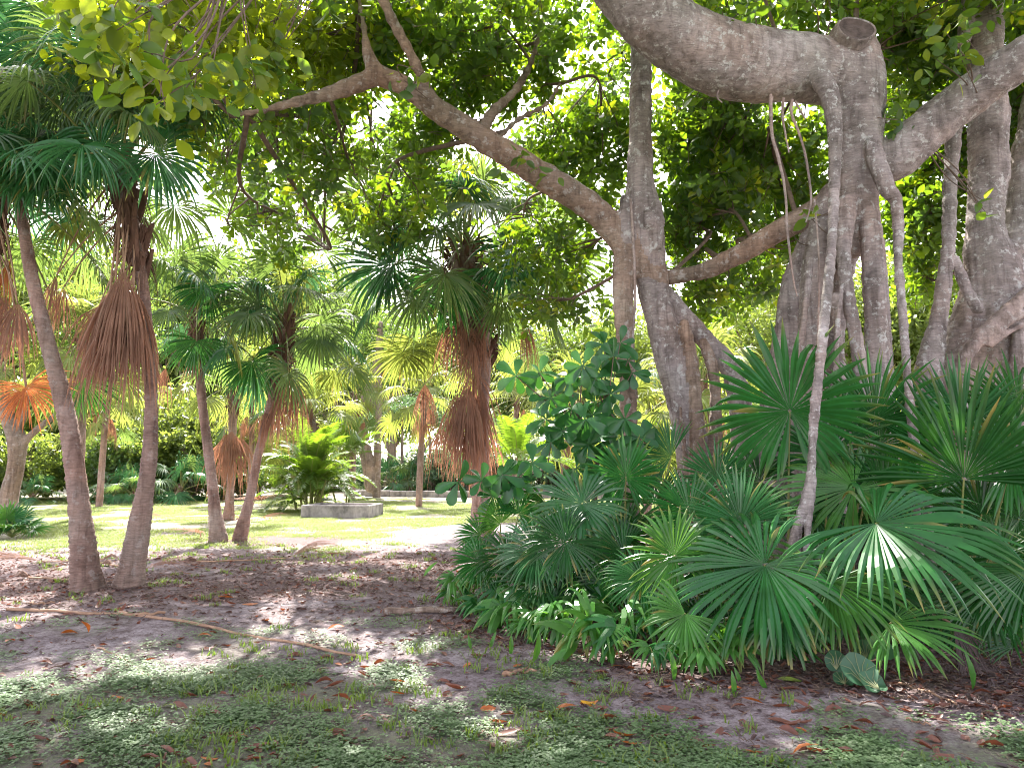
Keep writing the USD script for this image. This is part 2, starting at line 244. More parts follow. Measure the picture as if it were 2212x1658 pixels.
# ------------------------------------------------------------------ the ground
def smooth01(x, a, b):
    t = np.clip((x - a) / (b - a), 0, 1); return t * t * (3 - 2 * t)
def bed_edge(x):
    """Front edge of the planted bed on the right (y as a function of x)."""
    return np.interp(x, [-0.9, -0.5, 0.0, 0.5, 0.8, 1.4, 2.1, 2.9, 4.0, 6.0], [9.5, 7.8, 6.6, 5.9, 5.45, 5.15, 5.15, 4.8, 4.6, 4.5])
def ground_masks(x, y):
    p = np.stack([x, y, np.zeros_like(x)], -1)
    n1, n2 = meshkit.fbm(p * 0.9, 4, 3), meshkit.fbm(p * 2.6, 4, 9)
    n = (n1 * 0.6 + n2 * 0.4 - 0.5)
    blob = lambda cx, cy, rx, ry: 1 - smooth01(np.hypot((x - cx) / rx, (y - cy) / ry) + n * 0.9, 0.55, 1.0)
    mulch = np.maximum.reduce([blob(-5.6, 9.1, 2.2, 1.3), blob(-2.9, 8.9, 2.0, 1.2), blob(-4.8, 14.6, 2.2, 1.4), blob(-0.3, 10.6, 2.6, 2.3), blob(0.3, 7.2, 1.5, 1.5), blob(-2.2, 11.5, 2.6, .8),
                               smooth01(y - bed_edge(x) + n * 0.7, -0.75, 0.1) * smooth01(x, -1.3, -0.2) * (1 - smooth01(y, 13, 15))])
    edge = np.interp(x, [-3, -1.2, -0.3, 0.3, 1.0, 2.0, 3.0], [4.75, 5.0, 4.85, 4.45, 4.15, 4.05, 4.0])
    front = 1 - smooth01(y + n * 3.4, edge - .4, edge + .3)               # mossy green in the foreground
    band = smooth01(y, 6.6, 8.0) * (1 - smooth01(y, 12.2, 13.6)) * (1 - smooth01(x, .5, 1.5)) * smooth01(n1 * .5 + n2 * .5, .36, .5) * (1 - blob(-2.3, 7.9, 1.1, .5)) * .7
    mulch = np.maximum(mulch, band)
    front = front * (1 - blob(-2.3, 4.22, .5, .2) * .9)
    lawn = 0.85 * smooth01(y + n * 12 + np.where(x < -3, .9, 0), 13.6, 16.6) * (1 - smooth01(x, 2.5, 3.5) * (1 - smooth01(y, 14, 18)))
    lawn = lawn * (1 - smooth01(n + blob(0.3, 16.0, 3.6, 4.0) * 0.75, 0.06, 0.22))
    green = np.clip(np.maximum(front, 0.4 * smooth01(n2, .52, .64) * (1 - smooth01(y, 6, 8)) * (1 - smooth01(x, .6, 1.2))), 0, 1) * (1 - mulch)
    return mulch, green * (1 - lawn), lawn * (1 - 0.85 * mulch)
def gheight(x, y):
    p = np.stack([np.asarray(x, float), np.asarray(y, float), np.zeros_like(np.asarray(x, float))], -1)
    w = 1 - smooth01(np.asarray(y, float), 25, 60)
    return ((meshkit.fbm(p * 0.55, 3, 21) - 0.5) * 0.09 + (meshkit.fbm(p * 4.0, 3, 5) - 0.5) * 0.022) * w
gx = np.concatenate([-8 - np.geomspace(0.1, 400, 40)[::-1], np.arange(-8, 8, 0.06), 8 + np.geomspace(0.1, 400, 40)])
gy = np.concatenate([-8 - np.geomspace(0.5, 300, 20)[::-1], np.linspace(-8, 2.3, 16, endpoint=False), np.arange(2.3, 16, 0.06), 16 + np.geomspace(0.08, 500, 70)])
X, Y = np.meshgrid(gx, gy)
gm = ground_masks(X, Y)
V = np.stack([X, Y, gheight(X, Y)], -1).reshape(-1, 3)
i, j = np.meshgrid(np.arange(len(gy) - 1), np.arange(len(gx) - 1), indexing='ij'); w_ = len(gx)
F = np.stack([i * w_ + j, i * w_ + j + 1, (i + 1) * w_ + j + 1, (i + 1) * w_ + j], -1).reshape(-1, 4)
M['ground'] = usdkit.material(stage, L + 'ground', {
    'g': ('geometry', {}), 'n1': ('noise_texture', {'scale': 1.6, 'detail': 6.0, 'roughness': 0.65}), 'n2': ('noise_texture', {'scale': 38.0, 'detail': 5.0, 'roughness': 0.75}), 'n3': ('noise_texture', {'scale': 8.0, 'detail': 6.0, 'roughness': 0.7}),
    'v': ('voronoi_texture', {'scale': 70.0}),
    'sand': ('rgb_ramp', {'ramp': [(0.3, (0.16, 0.132, 0.138)), (0.5, (0.27, 0.232, 0.242)), (0.7, (0.38, 0.34, 0.352))]}),
    'speck': ('rgb_ramp', {'ramp': [(0.36, (0.42, 0.36, 0.34)), (0.5, (1, 1, 1)), (0.66, (1.25, 1.25, 1.25))]}), 'sm': ('mix', {'mix_type': 'multiply', 'fac': 0.85}),
    'mul': ('rgb_ramp', {'ramp': [(0.33, (0.06, 0.04, 0.038)), (0.5, (0.15, 0.105, 0.1)), (0.66, (0.28, 0.22, 0.215))]}),
    'grn': ('rgb_ramp', {'ramp': [(0.36, (0.1, 0.085, 0.08)), (0.5, (0.16, 0.155, 0.12)), (0.58, (0.13, 0.16, 0.08)), (0.7, (0.31, 0.3, 0.27))]}),
    'law': ('rgb_ramp', {'ramp': [(0.34, (0.22, 0.2, 0.13)), (0.5, (0.36, 0.34, 0.23)), (0.62, (0.5, 0.47, 0.39))]}),
    'am': ('attribute', {'attribute': 'mulch'}), 'ag': ('attribute', {'attribute': 'green'}), 'al': ('attribute', {'attribute': 'lawn'}),
    'x1': ('mix', {}), 'x2': ('mix', {}), 'x3': ('mix', {}), 'p': ('principled_bsdf', {'roughness': 0.95, 'specular_ior_level': 0.1}),
    'ad': ('math', {'math_type': 'add'}), 'b': ('bump', {'strength': 0.8, 'distance': 0.03}),
    'dk': ('rgb_ramp', {'ramp': [(0.45, (1, 1, 1)), (0.62, (0.5, 0.45, 0.43))]}), 'sd': ('mix', {'mix_type': 'multiply', 'fac': 1.0})},
    [('g.position', f'{n}.vector') for n in ('n1', 'n2', 'n3', 'v')] + [('n1.fac', 'sand.fac'), ('n2.fac', 'speck.fac'), ('sand.color', 'sm.color1'), ('speck.color', 'sm.color2'), ('n3.fac', 'dk.fac'), ('sm.color', 'sd.color1'), ('dk.color', 'sd.color2'),
     ('n2.fac', 'mul.fac'), ('n2.fac', 'grn.fac'), ('n3.fac', 'law.fac'), ('ag.fac', 'x1.fac'), ('sd.color', 'x1.color1'), ('grn.color', 'x1.color2'), ('al.fac', 'x2.fac'), ('x1.color', 'x2.color1'), ('law.color', 'x2.color2'),
     ('am.fac', 'x3.fac'), ('x2.color', 'x3.color1'), ('mul.color', 'x3.color2'), ('x3.color', 'p.base_color'), ('n2.fac', 'ad.value1'), ('n3.fac', 'ad.value2'), ('ad.value', 'b.height'), ('b.normal', 'p.normal')], surface='p.BSDF')
part('ground', V, F, M['ground'], smooth=True, prim={'mulch': gm[0].ravel(), 'green': gm[1].ravel(), 'lawn': gm[2].ravel()}, kind='structure')

# ------------------------------------------------------------------ grown wood: one fused surface from tapered chains, split into parts
def fused(chains, h=0.03, k=0.07, lump=0.03, seed=0):
    """chains: list of (part name, points, radii). Returns vertices, faces, normals, and per face the index of its chain's part."""
    allp = np.vstack([c[1] for c in chains]); allr = np.concatenate([c[2] for c in chains])
    lo, hi = (allp - allr[:, None]).min(0) - 0.2, (allp + allr[:, None]).max(0) + 0.2
    dims = np.ceil((hi - lo) / h).astype(int) + 1
    D = np.full(dims, 0.4, np.float32); lab = np.zeros(dims, np.int16); near = np.full(dims, 0.4, np.float32)
    ax = [lo[a] + h * np.arange(dims[a]) for a in range(3)]
    for ci, (nm, P, R) in enumerate(chains):
        for a, b, ra, rb in zip(P[:-1], P[1:], R[:-1], R[1:]):
            mn, mx = np.minimum(a - ra, b - rb) - 0.18, np.maximum(a + ra, b + rb) + 0.18
            s = [slice(max(0, int((mn[q] - lo[q]) / h)), min(dims[q], int((mx[q] - lo[q]) / h) + 2)) for q in range(3)]
            x, y, z = np.meshgrid(ax[0][s[0]], ax[1][s[1]], ax[2][s[2]], indexing='ij', sparse=True)
            d = b - a; t = np.clip(((x - a[0]) * d[0] + (y - a[1]) * d[1] + (z - a[2]) * d[2]) / max(d @ d, 1e-9), 0, 1)
            e = (np.sqrt((x - a[0] - t * d[0])**2 + (y - a[1] - t * d[1])**2 + (z - a[2] - t * d[2])**2) - (ra + (rb - ra) * t)).astype(np.float32)
            o = D[s[0], s[1], s[2]]; q = np.maximum(k - np.abs(o - e), 0) / k
            D[s[0], s[1], s[2]] = np.minimum(o, e) - q * q * k * 0.25
            nn = near[s[0], s[1], s[2]]; m = e < nn
            nn[m] = e[m]; lab[s[0], s[1], s[2]][m] = ci
    inside = D < 0
    c = np.zeros(np.array(dims) - 1, np.int8)
    offs = [(a, b, e) for a in (0, 1) for b in (0, 1) for e in (0, 1)]
    for a, b, e in offs: c += inside[a:dims[0] - 1 + a, b:dims[1] - 1 + b, e:dims[2] - 1 + e]
    cells = np.argwhere((c > 0) & (c < 8))
    idx = np.full(c.shape, -1, np.int32); idx[tuple(cells.T)] = np.arange(len(cells))
    acc, cnt = np.zeros((len(cells), 3)), np.zeros(len(cells))
    for o1 in offs:
        for axn in range(3):
            if o1[axn] == 0:
                o2 = list(o1); o2[axn] = 1
                v1, v2 = D[tuple((cells + o1).T)], D[tuple((cells + o2).T)]
                m = (v1 < 0) != (v2 < 0); t = v1[m] / (v1[m] - v2[m])
                pt = (cells[m] + o1).astype(float); pt[:, axn] += t
                acc[m] += pt; cnt[m] += 1
    V = lo + h * (acc / cnt[:, None])
    quads, labs = [], []
    for axn in range(3):
        u, w = (axn + 1) % 3, (axn + 2) % 3
        sl1 = [slice(1, -1)] * 3; sl1[axn] = slice(0, -1); sl2 = [slice(1, -1)] * 3; sl2[axn] = slice(1, None)
        e = np.argwhere(inside[tuple(sl1)] != inside[tuple(sl2)])
        base = e.copy(); base[:, u] += 1; base[:, w] += 1
        def cell(du, dw):
            q = base.copy(); q[:, u] -= du; q[:, w] -= dw; return idx[tuple(q.T)]
        q = np.stack([cell(1, 1), cell(0, 1), cell(0, 0), cell(1, 0)], 1)
        flip = ~inside[tuple(base.T)]; q[flip] = q[flip][:, ::-1]
        quads.append(q); labs.append(lab[tuple(base.T)])
    Q, lb = np.vstack(quads), np.concatenate(labs)
    ok = (Q >= 0).all(1); Q, lb = Q[ok], lb[ok]
    F = np.vstack([Q[:, [0, 1, 2]], Q[:, [0, 2, 3]]]); lb = np.concatenate([lb, lb])
    def norm(V):
        n = np.zeros_like(V); fn = np.cross(V[F[:, 1]] - V[F[:, 0]], V[F[:, 2]] - V[F[:, 0]])
        for q in range(3): np.add.at(n, F[:, q], fn)
        return unit(n)
    for _ in range(2):                                   # even out the grid steps
        s, m = np.zeros_like(V), np.zeros(len(V))
        for a, b in ((0, 1), (1, 2), (2, 0)):
            np.add.at(s, F[:, a], V[F[:, b]]); np.add.at(m, F[:, a], 1)
        V = 0.5 * V + 0.5 * s / m[:, None]
    N = norm(V)
    fac = np.array([np.clip(np.mean(R_) / 0.16, .22, 1) for _, _, R_ in chains]); vf = np.ones(len(V)); vf[F.ravel()] = np.repeat(fac[lb], 3)
    for _ in range(4):
        s, m = np.zeros(len(V)), np.zeros(len(V))
        for p_, q_ in ((0, 1), (1, 2), (2, 0)): np.add.at(s, F[:, p_], vf[F[:, q_]]); np.add.at(m, F[:, p_], 1)
        vf = .5 * vf + .5 * s / m
    rib = 0.6 * meshkit.noise(V * [6, 6, 0.7], seed) + 0.4 * meshkit.noise(V * [15, 15, 1.4], seed + 7) - 0.5     # flutes run down the trunk
    V = V + N * (vf * lump * (meshkit.fbm(V * 2.3, 3, seed + 1) - 0.5) * 1.6 + vf * lump * 1.3 * rib + vf * lump * 0.5 * (meshkit.noise(V * [9, 9, 22], seed + 2) - 0.5))[:, None]
    return V, F, norm(V), lb
def chain(px, Y=None, n=None):
    """px: (x, y, radius px[, Y]) rows measured on the photograph at the distance Y; gives a smooth chain."""
    P = np.array([at(r[0], r[1], r[3] if len(r) > 3 else Y) for r in px]); R = np.array([r[2] * sc(r[0], r[1], r[3] if len(r) > 3 else Y) for r in px])
    n = n or max(2, int(np.linalg.norm(np.diff(P, axis=0), axis=1).sum() / 0.18))
    q = spline(P, n, R) if len(P) > 2 else np.column_stack([spline(P, n), np.linspace(R[0], R[1], n)])
    return q[:, :3], np.maximum(q[:, 3], 0.012)
def drop(P, R, flare=1.4):
    """Continues a chain straight down into the ground."""
    if P[-1, 2] > 0.05:
        P = np.vstack([P, [P[-1, 0], P[-1, 1], P[-1, 2] * 0.4], [P[-1, 0], P[-1, 1], -0.15]]); R = np.append(R, [R[-1] * (1 + flare) / 2, R[-1] * flare])
    return P, R
def grow(t, defs, mats, h=0.03, k=0.07, lump=0.03, seed=0):
    """defs: (part, rows, Y, to_ground[, flare]); every def is a part of the thing t."""
    ch = []
    for d in defs:
        P, R = chain(d[1], d[2])
        if d[3]: P, R = drop(P, R, d[4] if len(d) > 4 else 1.4)
        ch.append((d[0], P, R))
    V, F, N, lb = fused(ch, h, k, lump, seed)
    for ci, (nm, P, R) in enumerate(ch):
        f = F[lb == ci]
        if len(f) == 0: continue
        u, inv = np.unique(f, return_inverse=True)
        part(nm, V[u], inv.reshape(-1, 3), mats.get(nm, mats['']), t, normals=N[u])
    return ch

bm = {'': M['banyan_bark'], 'aerial_root': M['root_bark'], 'prop_root': M['banyan_bark'], 'limb': M['banyan_bark'], 'lower_limb': M['limb_bark']}
b1 = thing('banyan_tree', 'huge pale grey banyan with a sawn-off stub on its big limb and many prop roots', 'tree', at(1840, 1250, 8.6) * [1, 1, 0])
b1_def = [
    ('trunk', [(1850, 118, 46, 8.35), (1848, 160, 58, 8.4), (1846, 220, 61, 8.45), (1851, 320, 49, 8.5), (1847, 410, 47, 8.55), (1842, 470, 42, 8.6), (1842, 530, 28, 8.65)], 8.5, 0),
    ('limb', [(1840, 170, 62, 8.45), (1780, 155, 66, 8.4), (1700, 146, 69, 8.3), (1620, 140, 75, 8.2), (1540, 120, 75, 8.05), (1470, 84, 69, 7.9), (1400, 30, 67, 7.7), (1330, -50, 63, 7.5), (1240, -160, 58, 7.2), (1100, -290, 50, 6.8)], 8, 0),
    ('limb', [(1868, 340, 42, 8.6), (1925, 345, 46, 8.55), (1975, 305, 46, 8.4), (2060, 235, 45, 8.2), (2150, 165, 44, 7.9), (2250, 100, 43, 7.6), (2380, 0, 40, 7.2)], 8.5, 0),
    ('lower_limb', [(1800, 430, 26, 9.0), (1740, 468, 25, 9.2), (1670, 505, 22, 9.4), (1590, 552, 20, 9.6), (1520, 585, 17, 9.8), (1440, 600, 15, 10.0)], 9, 0),
    ('prop_root', [(1766, 160, 22, 8.03), (1792, 205, 19, 7.97), (1804, 290, 15, 7.95), (1802, 400, 11.5, 7.95), (1797, 520, 10, 7.6), (1788, 640, 9, 7.2), (1776, 760, 8.5, 6.85), (1762, 900, 8, 6.5), (1746, 1040, 7, 6.3), (1725, 1120, 8, 6.25), (1702, 1200, 8, 6.15)], 7.95, 1),
    ('prop_root', [(1790, 560, 6, 7.45), (1776, 680, 5.5, 7.05), (1764, 800, 5.5, 6.75), (1752, 900, 5.5, 6.48), (1757, 1040, 6.5, 6.27), (1747, 1120, 7, 6.2), (1741, 1190, 7, 6.1)], 7.9, 1),
    ('prop_root', [(1748, 1010, 5, 6.45), (1732, 1100, 7, 6.3), (1722, 1190, 8, 6.2)], 6.4, 1),
    ('prop_root', [(1874, 270, 14, 8.35), (1888, 330, 18, 8.15), (1908, 385, 18, 8.05), (1920, 415, 14, 8.0), (1935, 430, 12, 8.0), (1941, 500, 10, 8.0), (1940, 560, 9.5, 7.85), (1950, 680, 9, 7.5), (1958, 780, 8.5, 7.2), (1967, 900, 8.5, 6.9), (1974, 1010, 8, 6.7)], 8, 1),
    ('prop_root', [(1964, 840, 5, 7.05), (1978, 930, 6, 6.85), (1988, 1000, 7, 6.78), (2000, 1050, 8, 6.75)], 8, 1),
    ('prop_root', [(1870, 400, 22, 8.4), (1884, 520, 21, 8.35), (1889, 640, 22, 8.3), (1897, 780, 23, 8.3), (1903, 900, 25, 8.3), (1906, 1000, 28, 8.3)], 8.4, 1),
    ('prop_root', [(1904, 520, 7, 8.4), (1914, 660, 7.5, 8.4), (1922, 800, 8.5, 8.4), (1928, 950, 11, 8.4)], 8.5, 1),
    ('prop_root', [(1830, 440, 22, 8.35), (1822, 540, 14, 8.25), (1832, 640, 13.5, 8.2), (1850, 740, 14, 8.2), (1866, 860, 15, 8.2), (1876, 1000, 18, 8.2)], 8.3, 1),
    ('prop_root', [(1802, 640, 9, 8.2), (1812, 740, 9, 8.15), (1828, 840, 10, 8.12), (1842, 960, 12, 8.1)], 8.2, 1),
    ('prop_root', [(1818, 620, 5.5, 8.15), (1808, 720, 6, 8.05), (1806, 820, 6, 8.0), (1812, 930, 7, 7.95)], 8.1, 1),
    ('prop_root', [(1800, 420, 28, 8.8), (1774, 520, 31, 8.8), (1760, 620, 28, 8.8), (1755, 740, 29, 8.8), (1750, 860, 32, 8.8), (1745, 1000, 40, 8.8)], 8.8, 1),
    ('prop_root', [(1752, 560, 7, 8.4), (1738, 680, 7, 8.4), (1726, 800, 8, 8.35), (1718, 950, 11, 8.3)], 8.4, 1),
    ('buttress', [(1780, 470, 26, 9.2), (1740, 550, 24, 9.3), (1714, 620, 26, 9.3), (1702, 720, 29, 9.3), (1690, 820, 36, 9.3), (1676, 960, 48, 9.3)], 9.3, 1),
    ('buttress', [(1838, 500, 24, 9.0), (1815, 640, 17, 9.1), (1800, 800, 20, 9.2), (1795, 980, 30, 9.2)], 9.2, 1)]
b1_chains = grow(b1, b1_def, bm, 0.021, 0.03, 0.024, 1)
# the sawn stub: rim and dark cut face
c = at(1850, 62, 7.98); nrm = unit(np.array([0.06, -0.95, 0.3])); e1 = unit(np.cross([0, 0, 1.0], nrm)); e2 = np.cross(nrm, e1)
g = np.linspace(0, 2 * np.pi, 28, endpoint=False); rr = 0.225 * (1 + 0.05 * np.sin(3 * g + 1))
ring = lambda r, o: c + (r * np.cos(g))[:, None] * e1 + (0.82 * r * np.sin(g))[:, None] * e2 + o * nrm
V = np.vstack([ring(rr * 1.3, -0.5), ring(rr * 1.2, -0.16), ring(rr * 1.12, -0.01), ring(rr * 1.05, 0.012), ring(rr * 0.98, 0.0)])
F = np.vstack([np.stack([r * 28 + np.arange(28), r * 28 + (np.arange(28) + 1) % 28, (r + 1) * 28 + (np.arange(28) + 1) % 28, (r + 1) * 28 + np.arange(28)], 1) for r in range(4)])
stub = part('cut_stub', V, F, M['banyan_bark'], b1, smooth=True)
V = np.vstack([ring(rr * 1.0, 0.0), ring(rr * 0.6, -0.03), ring(rr * 0.25, -0.015), c[None] - 0.02 * nrm])
F3 = np.vstack([np.vstack([np.stack([r * 28 + np.arange(28), r * 28 + (np.arange(28) + 1) % 28, (r + 1) * 28 + (np.arange(28) + 1) % 28], 1), np.stack([r * 28 + np.arange(28), (r + 1) * 28 + (np.arange(28) + 1) % 28, (r + 1) * 28 + np.arange(28)], 1)]) for r in range(2)] + [np.stack([56 + np.arange(28), 56 + (np.arange(28) + 1) % 28, np.full(28, 84)], 1)])
part('cut_face', V, F3, M['cut_wood'], stub)
# thin aerial roots hanging from the limb
for rows in ([(1664, 205, 6), (1668, 290, 5), (1684, 350, 5), (1697, 420, 4), (1701, 500, 4), (1712, 590, 3), (1722, 640, 2)], [(1668, 210, 4), (1663, 250, 3), (1672, 300, 2.5)], [(1692, 212, 4.5), (1690, 250, 4), (1697, 290, 3), (1704, 330, 2)],
             [(1712, 215, 5), (1709, 245, 5), (1727, 290, 4), (1741, 340, 4), (1752, 420, 3.5), (1750, 450, 3), (1741, 480, 2)], [(1718, 218, 3.5), (1729, 240, 3.5), (1740, 258, 2.5)], [(1552, 195, 3), (1549, 210, 3), (1560, 222, 2)],
             [(1726, 1000, 3), (1716, 1100, 3), (1708, 1190, 4)], [(1760, 430, 3), (1770, 600, 3), (1762, 800, 3), (1748, 1000, 3)]):
    P, R = chain([(*r, 8.05) for r in rows], 8.05, 24)
    P = P + (meshkit.fbm(P * 6, 2, 5)[:, None] - 0.5) * 0.02
    part('aerial_root', *tube(P, np.maximum(R * .72, 0.005), 6), M['root_bark'], b1, smooth=True)

b2 = thing('banyan_tree', 'banyan whose long mottled limb slants up to the left from a forked trunk', 'tree', at(1500, 1230, 10) * [1, 1, 0])
b2_def = [
    ('trunk', [(1388, 440, 32, 9.9), (1396, 520, 36, 9.9), (1405, 600, 31, 9.95), (1424, 680, 31, 10.0), (1446, 760, 33, 10), (1468, 840, 33, 10), (1490, 930, 33, 10), (1508, 1020, 40, 10)], 10, 1),
    ('trunk', [(1388, -160, 20, 9.6), (1388, -40, 21, 9.7), (1386, 100, 22, 9.8), (1384, 220, 22, 9.8), (1383, 320, 23, 9.85), (1382, 390, 27, 9.85), (1386, 450, 35, 9.9), (1394, 510, 36, 9.9)], 9.9, 0),
    ('limb', [(1412, 600, 33, 9.95), (1372, 548, 31, 9.9), (1330, 500, 29, 9.8), (1275, 446, 29, 9.7), (1190, 392, 28, 9.5), (1100, 335, 26, 9.3), (1010, 280, 24, 9.1), (930, 228, 21, 8.9), (870, 185, 19, 8.8), (812, 158, 18, 8.7)], 9.5, 0),
    ('limb', [(820, 160, 17, 8.7), (775, 180, 17, 8.65), (710, 203, 14, 8.6), (640, 220, 10, 8.5), (570, 238, 7, 8.4), (500, 250, 4, 8.3)], 8.6, 0),
    ('branch', [(812, 158, 17, 8.7), (797, 122, 12, 8.7), (790, 92, 8, 8.7), (780, 20, 5, 8.8), (760, -60, 4, 8.9)], 8.7, 0),
    ('branch', [(940, 235, 12, 8.9), (915, 175, 11, 8.8), (878, 100, 10, 8.6), (845, 40, 10, 8.4), (815, -30, 10, 8.2), (780, -120, 9, 7.9)], 8.7, 0),
    ('branch', [(1040, 290, 11, 9.2), (1062, 245, 11, 9.3), (1100, 210, 8, 9.5), (1130, 170, 7, 9.7), (1152, 120, 5, 9.9), (1165, 70, 4, 10)], 9.4, 0),
    ('branch', [(1075, 300, 5, 9.3), (1120, 258, 5, 9.6), (1180, 225, 4, 9.9), (1210, 180, 3.5, 10.2)], 9.4, 0),
    ('prop_root', [(1354, 540, 26, 9.85), (1347, 600, 21, 9.8), (1350, 700, 17.5, 9.7), (1356, 820, 17, 9.6), (1358, 940, 17, 9.5), (1360, 1060, 17, 9.4), (1364, 1140, 17, 9.4)], 9.7, 1),
    ('aerial_root', [(1332, 600, 6, 9.75), (1333, 680, 6, 9.7), (1345, 760, 5, 9.6)], 9.7, 0),
    ('buttress', [(1432, 640, 26, 10.1), (1484, 695, 20, 10.1), (1536, 745, 18, 10.1), (1580, 800, 20, 10.1), (1604, 900, 26, 10.1), (1616, 1010, 36, 10.1)], 10.1, 1),
    ('prop_root', [(1478, 700, 11, 9.8), (1496, 780, 11, 9.75), (1505, 880, 12, 9.7), (1508, 980, 14, 9.7)], 9.7, 1),
    ('prop_root', [(1520, 740, 11, 9.9), (1540, 800, 11, 9.85), (1546, 880, 12, 9.8), (1546, 980, 14, 9.8)], 9.8, 1),
    ('prop_root', [(1470, 880, 5, 9.7), (1476, 950, 5, 9.65), (1484, 1030, 6, 9.6)], 9.7, 1),
    ('burl', [(1400, 468, 13, 9.62), (1402, 482, 13, 9.6)], 9.6, 0),
    ('burl', [(1350, 430, 12, 9.68), (1352, 470, 14, 9.66), (1357, 510, 13, 9.66)], 9.6, 0), ('burl', [(1418, 440, 12, 9.68), (1422, 480, 13, 9.66), (1418, 530, 12, 9.66)], 9.6, 0)]
b2_chains = grow(b2, b2_def, {'': M['limb_bark'], 'trunk': M['banyan_bark'], 'buttress': M['banyan_bark'], 'burl': M['banyan_bark']}, 0.026, 0.06, 0.026, 5)
P, R = chain([(1362, 430, 3, 9.5), (1368, 520, 3, 9.45), (1372, 640, 3, 9.42), (1366, 760, 2.5, 9.35), (1376, 860, 2.5, 9.3)], 9.4, 30)
part('aerial_root', *tube(P, np.maximum(R, .006), 6), M['root_bark'], b2, smooth=True)

b3 = thing('banyan_tree', 'gnarled dark banyan at the right edge with roots crossing its split base', 'tree', at(2130, 1250, 9.6) * [1, 1, 0])
b3_def = [
    ('trunk', [(2120, -60, 33.4, 9.2), (2132, 150, 33.4, 9.3), (2138, 260, 36.5, 9.4), (2135, 360, 35.7, 9.5), (2128, 450, 34.2, 9.5), (2130, 530, 39.5, 9.5), (2150, 590, 51.7, 9.5), (2160, 660, 63.8, 9.5)], 9.5, 0),
    ('trunk', [(2290, -120, 26.0, 9.8), (2262, 120, 32.0, 9.9), (2238, 280, 36.0, 9.9), (2225, 380, 38.0, 9.9), (2215, 480, 38.0, 9.9), (2195, 560, 39.5, 9.8), (2180, 640, 45.6, 9.7)], 9.8, 0),
    ('buttress', [(2130, 620, 45.6, 9.6), (2100, 720, 47.1, 9.6), (2070, 820, 45.6, 9.5), (2050, 950, 53.2, 9.5)], 9.5, 1),
    ('buttress', [(2170, 660, 50.2, 9.4), (2150, 760, 47.1, 9.4), (2130, 850, 44.1, 9.4), (2115, 960, 45.6, 9.4)], 9.4, 1),
    ('prop_root', [(2060, -80, 15.2, 9.3), (2092, 10, 14.4, 9.2), (2080, 90, 13.7, 9.1)], 9.2, 0),
    ('prop_root', [(2062, 260, 12.9, 9.1), (2056, 340, 12.9, 9.1), (2050, 440, 12.9, 9.0), (2047, 540, 13.7, 9.0), (2036, 640, 16.0, 9.0), (2022, 720, 19.8, 9.0), (2005, 800, 25.8, 9.0)], 9, 1),
    ('prop_root', [(2062, 560, 8.4, 9.05), (2078, 600, 9.9, 9.0), (2096, 640, 10.6, 8.95), (2112, 668, 12.2, 8.95)], 9, 0),
    ('root', [(2240, 620, 15.2, 9.0), (2180, 670, 13.7, 8.9), (2130, 715, 13.7, 8.85), (2085, 770, 14.4, 8.85), (2062, 840, 16.7, 8.85)], 9, 1),
    ('root', [(2240, 665, 6.8, 8.95), (2180, 695, 6.8, 8.85), (2130, 740, 6.8, 8.8)], 9, 0), ('root', [(2240, 690, 5.3, 8.95), (2185, 712, 5.3, 8.85), (2140, 748, 5.3, 8.8)], 9, 0),
    ('prop_root', [(2200, 720, 10.6, 9.0), (2196, 800, 12.2, 9.0), (2198, 900, 16.7, 9.0)], 9, 1),
    ('burl', [(2170, 545, 22.8, 9.38), (2205, 535, 19.8, 9.4), (2225, 520, 15.2, 9.4)], 9.2, 0)]
b3_chains = grow(b3, b3_def, {'': M['banyan_bark'], 'root': M['root_bark']}, 0.024, 0.04, 0.045, 9)

